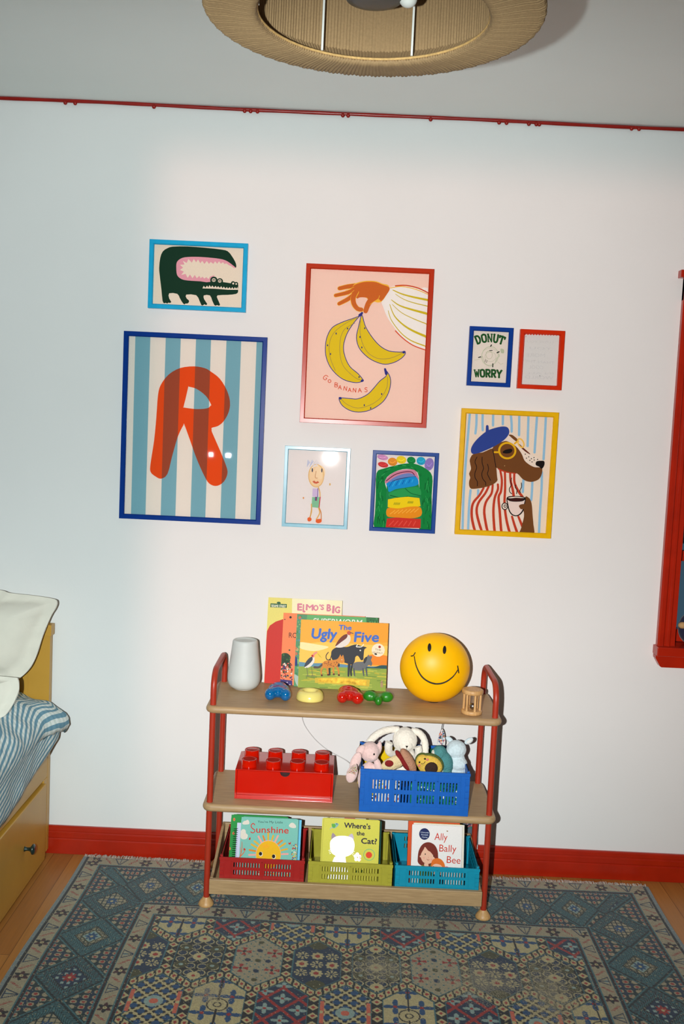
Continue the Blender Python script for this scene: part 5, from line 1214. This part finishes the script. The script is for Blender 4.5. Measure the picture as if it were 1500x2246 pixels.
# striped duvet: cross sections along the bed, each hugging the mattress and spilling over its edge
def stripes():
    m = bpy.data.materials.new('blue_white_stripe_cotton'); m.use_nodes = True
    nt = m.node_tree; b = nt.nodes['Principled BSDF']; N = nt.nodes.new; L = nt.links.new
    uv = N('ShaderNodeUVMap'); uv.uv_map = 'UVMap'; sp = N('ShaderNodeSeparateXYZ'); L(uv.outputs[0], sp.inputs[0])
    n = N('ShaderNodeTexNoise'); n.inputs['Scale'].default_value = 25; L(uv.outputs[0], n.inputs['Vector'])
    def mth(op, a, bb=None, v=None):
        x = N('ShaderNodeMath'); x.operation = op; L(a, x.inputs[0])
        if bb is not None: L(bb, x.inputs[1])
        elif v is not None: x.inputs[1].default_value = v
        return x.outputs[0]
    w = mth('MULTIPLY', n.outputs['Fac'], v=0.006); uu = mth('ADD', sp.outputs[0], w)
    f = mth('FRACT', mth('DIVIDE', uu, v=0.0195)); st = mth('GREATER_THAN', f, v=0.5)
    f2 = mth('FRACT', mth('DIVIDE', sp.outputs[1], v=0.020)); ck = mth('GREATER_THAN', f2, v=0.5)
    m1 = N('ShaderNodeMix'); m1.data_type = 'RGBA'; L(ck, m1.inputs[0]); m1.inputs[6].default_value = (*lin((112, 152, 170)), 1); m1.inputs[7].default_value = (*lin((122, 160, 176)), 1)
    m2 = N('ShaderNodeMix'); m2.data_type = 'RGBA'; L(ck, m2.inputs[0]); m2.inputs[6].default_value = (*lin((212, 218, 212)), 1); m2.inputs[7].default_value = (*lin((228, 230, 226)), 1)
    m3 = N('ShaderNodeMix'); m3.data_type = 'RGBA'; L(st, m3.inputs[0]); L(m1.outputs[2], m3.inputs[6]); L(m2.outputs[2], m3.inputs[7])
    L(m3.outputs[2], b.inputs['Base Color']); b.inputs['Roughness'].default_value = 0.9
    n3 = N('ShaderNodeTexNoise'); n3.inputs['Scale'].default_value = 110; L(uv.outputs[0], n3.inputs['Vector'])
    bp = N('ShaderNodeBump'); bp.inputs['Strength'].default_value = 0.6; bp.inputs['Distance'].default_value = 0.004; L(n3.outputs['Fac'], bp.inputs['Height']); L(bp.outputs['Normal'], b.inputs['Normal'])
    return m
M_str = stripes()
mb = MB(); NU, NV = 90, 150
vs = []; uvs = []
Y0, Y1 = -0.062, -1.95
for j in range(NV+1):
    v = j/NV; y = Y0+(Y1-Y0)*v**1.35
    k = math.exp(-((y+0.13)/0.10)**2)            # bulge near the headboard
    # edge profile from the far side to the hanging hem (x, z)
    sx = -1.0
    hem_x = sx+0.014+0.030*k; hem_z = 0.425-0.075*min(1, max(0, (-y-0.07)/0.45))+0.045*k
    top = 0.585+0.052*min(1, max(0, (-y-0.06)/0.2))-0.02*min(1, max(0, (-y-0.5)/1.0))
    prof2 = [(-1.90, 0.50), (-1.80, 0.56), (-1.55, top), (-1.30, top+0.01), (-1.16, top+0.006), (-1.08, top-0.012), (sx-0.024+0.034*k, top-0.045+0.012*k), (sx+0.022+0.044*k, top-0.095+0.030*k), (sx+0.028+0.046*k, top-0.135+0.030*k), (sx+0.022+0.026*k, (top+hem_z)/2-0.02+0.035*k), (hem_x, hem_z), (sx-0.004+0.03*k, hem_z-0.006), (sx-0.028, hem_z+0.02)]
    C = catmull(prof2, False, 8); Ls = [0.0]
    for i in range(1, len(C)): Ls.append(Ls[-1]+math.hypot(C[i][0]-C[i-1][0], C[i][1]-C[i-1][1]))
    for i in range(NU+1):
        q = i/NU*Ls[-1]; x = float(np.interp(q, Ls, [c[0] for c in C])); z = float(np.interp(q, Ls, [c[1] for c in C]))
        w = 0.010*pnoise(Vector((x*9, y*7, z*9)))+0.005*pnoise(Vector((x*26, y*20, z*26)))
        fold = 0.010*math.exp(-((q-(Ls[-1]-0.24-0.5*(y+0.1)))/0.012)**2)*max(0, 1-(-y-0.07)/0.3)
        vs.append((x+w*0.8, min(y+0.3*w, -0.056), z+w-fold)); uvs.append((q-Ls[-1]+0.32*y+0.05*k*pnoise(Vector((q*8, y*8, 3))), y))
mb.add(vs, [(j*(NU+1)+i, j*(NU+1)+i+1, (j+1)*(NU+1)+i+1, (j+1)*(NU+1)+i) for j in range(NV) for i in range(NU)], smooth=True)
mb.uv = uvs
o = mb.build('duvet', M_str); so = o.modifiers.new('thick', 'SOLIDIFY'); so.thickness = 0.012; so.offset = -1
tag(o, 'blue and white striped duvet bulging over the side of the bed', 'duvet')

# pillows: cushion with flat flange
def pillow(nm, label, pts, th, loc, rot, color, fl_w=0.035, n=40, cat='pillow', group=None, drop=0.0):
    """pts: outline (x,z) CCW of the pillow in its own plane; thickness along y"""
    C = catmull(pts, True, 14); Nn = len(C); cx = sum(p[0] for p in C)/Nn; cz = sum(p[1] for p in C)/Nn
    vs = []; K = 16; mb = MB()
    def layer(sgn):
        out = []
        for k in range(K+1):
            r = 1-k/K*0.985
            for (x, z) in C:
                d = math.hypot(x-cx, z-cz); px, pz = cx+(x-cx)*r, cz+(z-cz)*r; e = (1-r)*d
                if e < fl_w: hh = 0.0035+0.0015*math.sin(20*math.atan2(z-cz, x-cx))
                else:
                    u = min(1, (e-fl_w)/(d-fl_w)); hh = 0.004+th*math.sin(min(1, u*1.7)*PI/2)**0.75*(0.86+0.14*u)
                if abs(e-fl_w) < 0.006: hh *= 0.72
                hh += (0.006 if e > fl_w else 0.001)*pnoise(Vector((px*10, pz*10, sgn*3.0)))
                out.append((px, sgn*hh, pz))
        return out
    for sgn in (-1, 1):
        L = layer(sgn); fs = []
        for k in range(K):
            for i in range(Nn):
                j = (i+1) % Nn; q = (k*Nn+i, k*Nn+j, (k+1)*Nn+j, (k+1)*Nn+i); fs.append(q if sgn < 0 else q[::-1])
        fs.append(tuple(range(K*Nn, (K+1)*Nn)) if sgn < 0 else tuple(range(K*Nn, (K+1)*Nn))[::-1])
        mb.add(L, fs, smooth=True)
    a = layer(-1)[:Nn]; b = layer(1)[:Nn]
    mb.add(a+b, [(i, Nn+i, Nn+(i+1) % Nn, (i+1) % Nn) for i in range(Nn)], smooth=True)
    o = mb.build(nm, softmat(*color), None, loc, rot)
    return tag(o, label, cat, group)
pillow('pillow', 'large cream white cushion with flat edge standing against the headboard', [(0.002, 0.004), (0.033, 0.034), (0.054, 0.074), (0.067, 0.124), (0.079, 0.170), (0.097, 0.221), (0.109, 0.245), (0.113, 0.266), (0.099, 0.277), (0.028, 0.285), (-0.049, 0.290), (-0.083, 0.298), (-0.20, 0.305), (-0.34, 0.31), (-0.49, 0.315), (-0.505, 0.29), (-0.48, 0.14), (-0.49, -0.06), (-0.48, -0.08), (-0.33, -0.05), (-0.14, -0.03), (-0.03, -0.008)], 0.055, (-1.065, -0.195, 0.675), (-0.20, 0, 0), ('cream_linen', (226, 218, 204)))
pillow('pillow', 'flat cream pillow lying low in front of the big cushion on the duvet', [(0.021, 0.035), (0.028, 0.009), (0.026, -0.011), (0.021, -0.027), (0.013, -0.047), (-0.002, -0.074), (-0.021, -0.087), (-0.05, -0.098), (-0.25, -0.11), (-0.45, -0.11), (-0.50, -0.08), (-0.49, 0.03), (-0.30, 0.045), (-0.10, 0.043), (0.004, 0.040)], 0.032, (-1.02, -0.400, 0.700), (-0.30, 0, 0), ('cream_linen', (226, 218, 204)), fl_w=0.028)
# ------------------------------------------------------------------ woven pendant lamp
t = thing('pendant_lamp', 'wide woven jute pendant lampshade hanging from the ceiling', 'pendant lamp', (0.010, -1.862, 2.195))
jute = mat('jute_cord', (156, 126, 90), 0.85, var=0.10, vscale=300, bump=0.3, bscale=900)
yarn = lambda q: 0.0007*math.cos(q*2*PI*230)+0.0004*math.cos(q*2*PI*61+1)
prf = [(0.206, 0.030), (0.197, 0.018), (0.188, 0.010), (0.181, 0.006), (0.178, 0.0065), (0.1775, 0.003), (0.180, 0.0), (0.190, -0.001), (0.210, 0.001), (0.232, 0.003), (0.250, 0.003), (0.2575, 0.006), (0.2600, 0.011), (0.2590, 0.020), (0.256, 0.06), (0.253, 0.12), (0.252, 0.18), (0.254, 0.24), (0.250, 0.246), (0.230, 0.248), (0.2055, 0.245)]
MB().lathe(prf, 1380, cap=False, mod=yarn).build('woven_ring', jute, t)
MB().lathe([(0.2055, 0.026), (0.2045, 0.14), (0.2055, 0.245)], 1380, cap=False, mod=yarn).build('inner_wall', jute, t)
M_wire = mat('white_wire', (226, 222, 214), 0.5)
MB().tube([(0.178*math.cos(2*PI*k/80), 0.178*math.sin(2*PI*k/80), 0.0075) for k in range(80)], 0.0022, 8, closed=True).build('inner_rim', mat('jute_braid', (200, 160, 104), 0.8, var=0.2, vscale=200), t)
for a in (118, 67, 185, 250, 310):
    x, y = 0.176*math.cos(math.radians(a)), 0.176*math.sin(math.radians(a)); MB().tube([(x, y, 0.010), (x, y, 0.222)], 0.0021, 8).build('strut', M_wire, t)
for a in (118, 185, 250, 310, 67):
    MB().tube([(0.176*math.cos(math.radians(a)), 0.176*math.sin(math.radians(a)), 0.222), (0.03*math.cos(math.radians(a)), 0.03*math.sin(math.radians(a)), 0.230)], 0.0021, 8).build('spoke', M_wire, t)
MB().lathe([(0.0, 0.030), (0.030, 0.029), (0.043, 0.032), (0.047, 0.038), (0.047, 0.060), (0.034, 0.080), (0.022, 0.120), (0.022, 0.23), (0.006, 0.24)], 36).build('socket', mat('dark_green_bakelite', (44, 52, 50), 0.35), t)
MB().tube([(0, 0, 0.235), (0, 0, 0.418)], 0.0032, 10).build('flex', M_wire, t)
MB().lathe([(0.0, 0.385), (0.030, 0.388), (0.047, 0.405), (0.050, 0.4265)], 32).build('ceiling_rose', M_wire, t)
MB().ell((0.052, 0.004, 0.036), (0.014, 0.014, 0.012), 18).build('pull_knob', M_wire, t)

# ------------------------------------------------------------------ patterned rug
C_ = {k: np.array(lin(v)) for k, v in dict(beige=(154, 144, 118), grey=(118, 128, 128), dark=(24, 22, 26), maroon=(70, 26, 32), red=(150, 42, 36), teal=(66, 108, 112), navy=(22, 46, 72), cream=(176, 164, 122), olive=(74, 72, 38), pale=(136, 156, 148), blue=(28, 74, 112), dgreen=(26, 48, 50), rose=(190, 100, 76)).items()}
def rug_colour(s, t, Lr=3.0):
    n = s.size; out = np.tile(C_['grey'], (n, 1))
    u = np.minimum(s, 2.0-s); w = np.minimum(t, Lr-t)
    dt = np.interp(w, [0, .004, .008, .056, .075, .308, .323, .378, .395, 2], [0.015, .022, .028, .070, .085, .275, .290, .328, .343, 1.95])
    side = u < dt; d = np.where(side, u, dt); a = np.where(side, t, s)
    def put(m, c): out[m] = C_[c]
    put(d < .014, 'grey'); put((d >= .014) & (d < .0225), 'dark')
    def tri(x, p): return np.abs((x/p) % 1.0-0.5)*2
    # light bands
    for lo, hi, ph in ((.0225, .070, .052), (.290, .330, .178)):
        m = (d >= lo) & (d < hi); put(m, 'beige')
        y = (d-(lo+hi)/2)/(hi-lo); P = 0.1775
        x = ((a-ph+P/2) % P)-P/2
        r = np.hypot(x, y*(0.045)); th = np.arctan2(y*0.045, x)
        fl = m & (r < .0235*(0.80+0.20*np.cos(6*th))); sec = np.floor((th+PI)/(PI/3)+0.5) % 2
        put(fl & (sec < 1), 'maroon'); put(fl & (sec >= 1), 'dark'); put(m & (r < .006), 'cream'); put(m & (r < .0022), 'maroon')
        x2 = ((a-ph) % P)-P/2
        V = np.abs(np.abs(x2)-(0.5-y)*0.024) < .0022; put(m & V & (np.abs(y) < .42), 'navy')
        put(m & (np.abs(y+.38) < .05) & (np.abs(x2) < .024), 'navy'); put(m & (np.abs(x2) < .0018) & (np.abs(y) < .4), 'navy')
        put(m & (np.abs(x2) < (0.3-y)*0.012) & (y > -.3) & (np.abs(x2) > .003), 'pale')
        ax = np.abs(x2); dash = (np.abs(y-(0.25-(ax-.033)*26)) < .13) & (ax > .030) & (ax < .058) & (((ax*190) % 1) < .55); put(m & dash, 'red')
    # dark double lines
    for lo, hi in ((.070, .085), (.275, .290), (.330, .344)):
        m = (d >= lo) & (d < hi); put(m, 'dark'); q = (d-lo)/(hi-lo)
        put(m & ((q < .2) | (q > .8)), 'teal'); put(m & (np.abs(q-.5) < .22) & (((a/.009) % 1) < .4), 'maroon')
    # broad blue band with herringbone diamonds
    m = (d >= .085) & (d < .275); y = (d-.180)/.095
    P = np.where(side, .222, .158); ph = np.where(side, .312, .278)
    xx = (a-ph+P/2) % P-P/2; idx = np.floor((a-ph+P/2)/P).astype(int); x = xx/(P/2)
    mm = np.abs(x)+np.abs(y); put(m, 'teal')
    e = (np.abs(x)-np.abs(y))*7; chev = ((e+np.abs(mm-.80)*9) % 1.0)
    z = m & (mm > .54) & (mm < 1.02); put(z, 'teal'); put(z & (chev < .42), 'dgreen'); put(z & (chev > .42) & (chev < .56) & ((idx % 2) == 0), 'maroon')
    put(m & (np.abs(mm-.54) < .022), 'dark'); put(m & (np.abs(mm-1.02) < .022), 'dark')
    # inside of the diamonds
    z = m & (mm < .52); ty = idx % 4
    gl = (((x*6) % 1) < .22) | (((y*6) % 1) < .22)
    put(z, 'beige'); put(z & gl, 'dgreen'); put(z & (ty == 2), 'navy')
    r = np.hypot(x, y); th = np.arctan2(y, x)
    put(z & (ty == 2) & (((x*5) % 1 < .45) & ((y*5) % 1 < .45)), 'pale')
    put(z & (ty == 1) & (mm > .30) & (mm < .36), 'olive'); put(z & (ty == 1) & (mm > .46) & (mm < .5), 'olive'); put(z & (ty == 1) & (mm < .3), 'pale')
    rc = r < .17*(1+.25*np.cos(8*th)); put(z & rc & (ty != 2), 'blue'); put(z & rc & (ty == 2), 'red'); put(z & (r < .05), 'cream')
    # corners between the diamonds
    z = m & (mm > 1.04); put(z, 'dgreen')
    r2 = np.hypot(np.abs(x)-1.0, (np.abs(y)-1.0)); fl2 = np.abs(np.sin(x*14))*np.abs(np.sin(y*11)); put(z & (mm > 1.18) & (fl2 > .45), 'beige'); put(z & (mm > 1.3) & (fl2 > .78), 'red'); put(z & (mm > 1.1) & (mm < 1.16), 'teal'); put(z & (mm > 1.4) & (fl2 < .25), 'navy')
    # field of hexagons
    F = d >= .344
    i = np.where(F)[0]; fs, ft = s[i], t[i]; sub = np.tile(C_['navy'], (i.size, 1))
    A_, HV, HT, RP = .086, .078, .153, .231
    best = np.full(i.size, 9.0); bx = np.zeros(i.size); by = np.zeros(i.size); bt = np.zeros(i.size, int)
    for k in (-1, 0, 1):
        row = np.round((ft-.617)/RP).astype(int)+k
        off = np.where(row % 2 == 0, 0.517, 0.603); col = np.round((fs-off)/.172).astype(int)
        x = fs-(off+col*.172); y = ft-(.617+row*RP)
        q = np.maximum(np.abs(x)/A_, (np.abs(y)+np.abs(x)*(HT-HV)/A_)/HT)
        ty = np.where(row % 2 == 0, (col+6*50+row) % 3, 3+(col+1+6*50+row) % 3)
        g = q < best; best = np.where(g, q, best); bx = np.where(g, x, bx); by = np.where(g, y, by); bt = np.where(g, ty, bt)
    x, y = bx, by
    def sp(m_, c): sub[m_] = C_[c]
    dv = A_-np.abs(x); ds = (HT-np.abs(y)-np.abs(x)*(HT-HV)/A_)/1.327
    vert = dv < ds; q = np.where(vert, dv, ds)
    al = np.where(vert, y, (np.abs(x)*1.327)+.0)
    pv = (al/.0275) % 1-.5; pv = np.where(vert, (al/.039) % 1-.5, pv)
    inside = q > .0175
    r = np.hypot(x, y); th = np.arctan2(y, x)
    # A trefoils
    k = inside & (bt == 0); sp(k, 'dgreen'); g1 = ((x/.034) % 1-.5)**2+((y/.034) % 1-.5)**2; sp(k & (g1 < .12), 'navy'); sp(k & (g1 > .12) & (g1 < .19), 'cream'); g2 = (((x+.017)/.034) % 1-.5)**2+(((y+.017)/.034) % 1-.5)**2; sp(k & (g2 < .07), 'dark')
    for cx, cy, c in ((0, 0, 'cream'), (0, -.10, 'cream'), (0, .10, 'cream'), (-.045, -.045, 'olive'), (.045, -.045, 'olive'), (-.045, .045, 'olive'), (.045, .045, 'olive')):
        rr = np.hypot(x-cx, y-cy); sp(k & (rr < .019), c); sp(k & (rr < .006), 'red' if c == 'cream' else 'pale')
    # B cream with red posies
    k = inside & (bt == 1); sp(k, 'beige'); sp(k & ((np.sin(x*260)*np.sin(y*230)) > .75), 'teal')
    for cx in (-.045, .045):
        for cy in (-.045, .045):
            rr = np.hypot(x-cx, y-cy); tt = np.arctan2(y-cy, x-cx); sp(k & (rr < .022) & (np.cos(4*tt) > .1) & (rr > .006), 'red'); sp(k & (rr < .005), 'dark')
    for cx, cy, c in ((0, 0, 'olive'), (0, -.055, 'navy'), (0, .055, 'navy'), (0, .1, 'olive'), (0, -.1, 'olive'), (.03, 0, 'navy'), (-.03, 0, 'navy')): sp(k & (np.hypot(x-cx, y-cy) < .0085), c)
    # C daisies
    k = inside & (bt == 2); sp(k, 'navy'); sp(k & (np.hypot(x, np.abs(y)-.112) < .03), 'olive')
    for ix in (-1, 0, 1):
        for iy in (-1, 0, 1):
            cx, cy = ix*.044, iy*.046; rr = np.hypot(x-cx, y-cy); tt = np.arctan2(y-cy, x-cx)
            if (ix+iy) % 2: sp(k & (rr < .020*(.9+.12*np.cos(8*tt))), 'cream'); sp(k & (rr < .008), 'red')
            else: sp(k & (rr < .019) & (rr > .005) & (np.cos(8*tt) > -.1), 'cream')
    # D red lattice
    k = inside & (bt == 3); sp(k, 'navy')
    for cx, cy in ((0, -.05), (0, .05), (-.045, 0), (.045, 0), (0, -.11), (0, .11), (-.05, -.08), (.05, .08)):
        rr = np.hypot(x-cx, y-cy); tt = np.arctan2(y-cy, x-cx); sp(k & (rr < .023*(.7+.35*np.cos(4*tt))), 'pale'); sp(k & (rr < .005), 'red')
    sp(k & ((np.abs(np.abs(x*1.0)-np.abs(y)*.9) < .0065) | (np.abs(np.abs(x)+np.abs(y)*.9-.092) < .0065)), 'red')
    # E small blue dots
    k = inside & (bt == 4); sp(k, 'cream'); g1 = (((x+y)/.024) % 1-.5)**2+(((x-y)/.024) % 1-.5)**2; sp(k & (g1 < .13), 'dark'); g3 = (((x+y)/.048) % 1-.5)**2+(((x-y)/.048) % 1-.5)**2; sp(k & (g3 < .10), 'blue'); sp(k & (r < .026), 'pale'); sp(k & (r < .012), 'rose'); sp(k & (np.abs(x) > .058) & (np.abs(y) < .05), 'rose'); sp(k & (np.hypot(np.abs(x)-.066, y) < .007), 'cream')
    # F blue stars and cream petals
    k = inside & (bt == 5); sp(k, 'cream')
    for cx, cy in ((-.036, -.04), (.036, -.04), (-.036, .04), (.036, .04), (0, .11), (0, -.11)):
        rr = np.hypot(x-cx, y-cy); tt = np.arctan2(y-cy, x-cx); sp(k & (rr < .034*(.62+.38*np.cos(4*tt))), 'blue'); sp(k & (rr < .006), 'red')
    sp(k & (((np.abs(x) < .0025) & (np.abs(y) > .02)) | (np.abs(r-.028) < .002) | (np.abs(r-.01) < .002)), 'dark')
    # hex outline and chain
    sp((q > .0145) & (q <= .0175), 'teal'); sp(q <= .0145, 'dark')
    sq = np.where(vert, np.abs(pv)*.039+q < .0150, (np.abs(pv) < .36) & (q < .0118)); sr = np.where(vert, np.abs(pv)*.039+q < .0068, (np.abs(pv) < .17) & (q < .0052))
    sp((q <= .0145) & sq, 'cream'); sp((q <= .0145) & sr, 'red')
    out[i] = sub
    # worn, faded patches and yarn variation
    rgn = np.random.default_rng(2); out *= (0.80+0.40*rgn.random((n, 1)))
    for cs, ct, rs, rt in ((1.05, .62, .10, .07), (1.33, .66, .11, .10), (0.98, .10, .12, .09), (1.14, .34, .10, .05), (.57, .80, .05, .05), (1.52, .70, .08, .16)):
        g = np.exp(-((s-cs)/rs)**2-((t-ct)/rt)**2); nz = rgn.random(n); k = (g*1.1) > nz*1.1+.12
        out[k] = out[k]*.35+C_['beige']*.65*(.7+.6*rgn.random((int(k.sum()), 1)))
    spk = rgn.random(n) < .012; out[spk] = C_['cream']*1.1
    return out
RW, RL = 2.0, 3.0
xs = np.arange(0, RW+1e-6, 0.0022); ys = np.concatenate([np.arange(0, 1.42, 0.0022), np.arange(1.42, RL+1e-6, 0.010)])
gx, gy = np.meshgrid(xs, ys); nx, ny = len(xs), len(ys)
rgn = np.random.default_rng(5)
gz = 0.0085+0.0006*rgn.random(gx.shape)+0.0012*np.sin(gx*3.1+1)*np.sin(gy*2.3)
gz[0, :] = gz[-1, :] = 0.004; gz[:, 0] = gz[:, -1] = 0.004
# slightly wavy outline
wx = 0.004*np.sin(gy*7)*(1-2*gx/RW); wy = 0.003*np.sin(gx*9)
V = np.stack([gx+wx, -(gy+wy*(gy < 1)), gz], -1).reshape(-1, 3).astype(np.float32)
I = (np.arange(ny-1)[:, None]*nx+np.arange(nx-1)[None, :]).ravel()
Fq = np.stack([I, I+nx, I+nx+1, I+1], -1).astype(np.int32)
me = bpy.data.meshes.new('rug'); me.vertices.add(len(V)); me.vertices.foreach_set('co', V.ravel())
me.loops.add(Fq.size); me.loops.foreach_set('vertex_index', Fq.ravel())
me.polygons.add(len(Fq)); me.polygons.foreach_set('loop_start', np.arange(0, Fq.size, 4, dtype=np.int32)); me.polygons.foreach_set('loop_total', np.full(len(Fq), 4, dtype=np.int32))
me.update(calc_edges=True)
cc = rug_colour(gx.ravel(), gy.ravel()); ca = me.attributes.new('Col', 'FLOAT_COLOR', 'POINT')
ca.data.foreach_set('color', np.c_[cc, np.ones(len(cc))].astype(np.float32).ravel())
M_rug = inkmat('wool_pile', 0.95, 0.0, 0.10, 260, sheen=0.3, bump=0.3)
me.materials.append(M_rug); me.validate()
rug = thing('rug', 'old teal and beige oriental rug with hexagon field under the trolley', 'rug', (-0.867, -0.050, 0.001), (0, 0, -0.0165))
ro = bpy.data.objects.new('pile', me); COL.objects.link(ro); ro.parent = rug
MB().box(0.004, RW-0.004, -RL+0.004, -0.004, 0, 0.0038).build('backing', mat('rug_backing', (120, 110, 90), 0.9), rug)
mb = MB(); rg = random.Random(11)
for k in range(760):
    x = 0.004+k*(RW-0.008)/760; l = rg.uniform(0.016, 0.032); dx = rg.uniform(-0.006, 0.006); z = rg.uniform(0.003, 0.008)
    mb.tube([(x, -0.004, 0.005), (x+dx*.5, l*.5, z+0.003), (x+dx, l, 0.003)], [0.0013, 0.0015, 0.0008], 4)
fr = mb.build('fringe', mat('cotton_fringe', (214, 204, 192), 0.9, var=0.15, vscale=80), rug); tag(fr, kind='stuff')
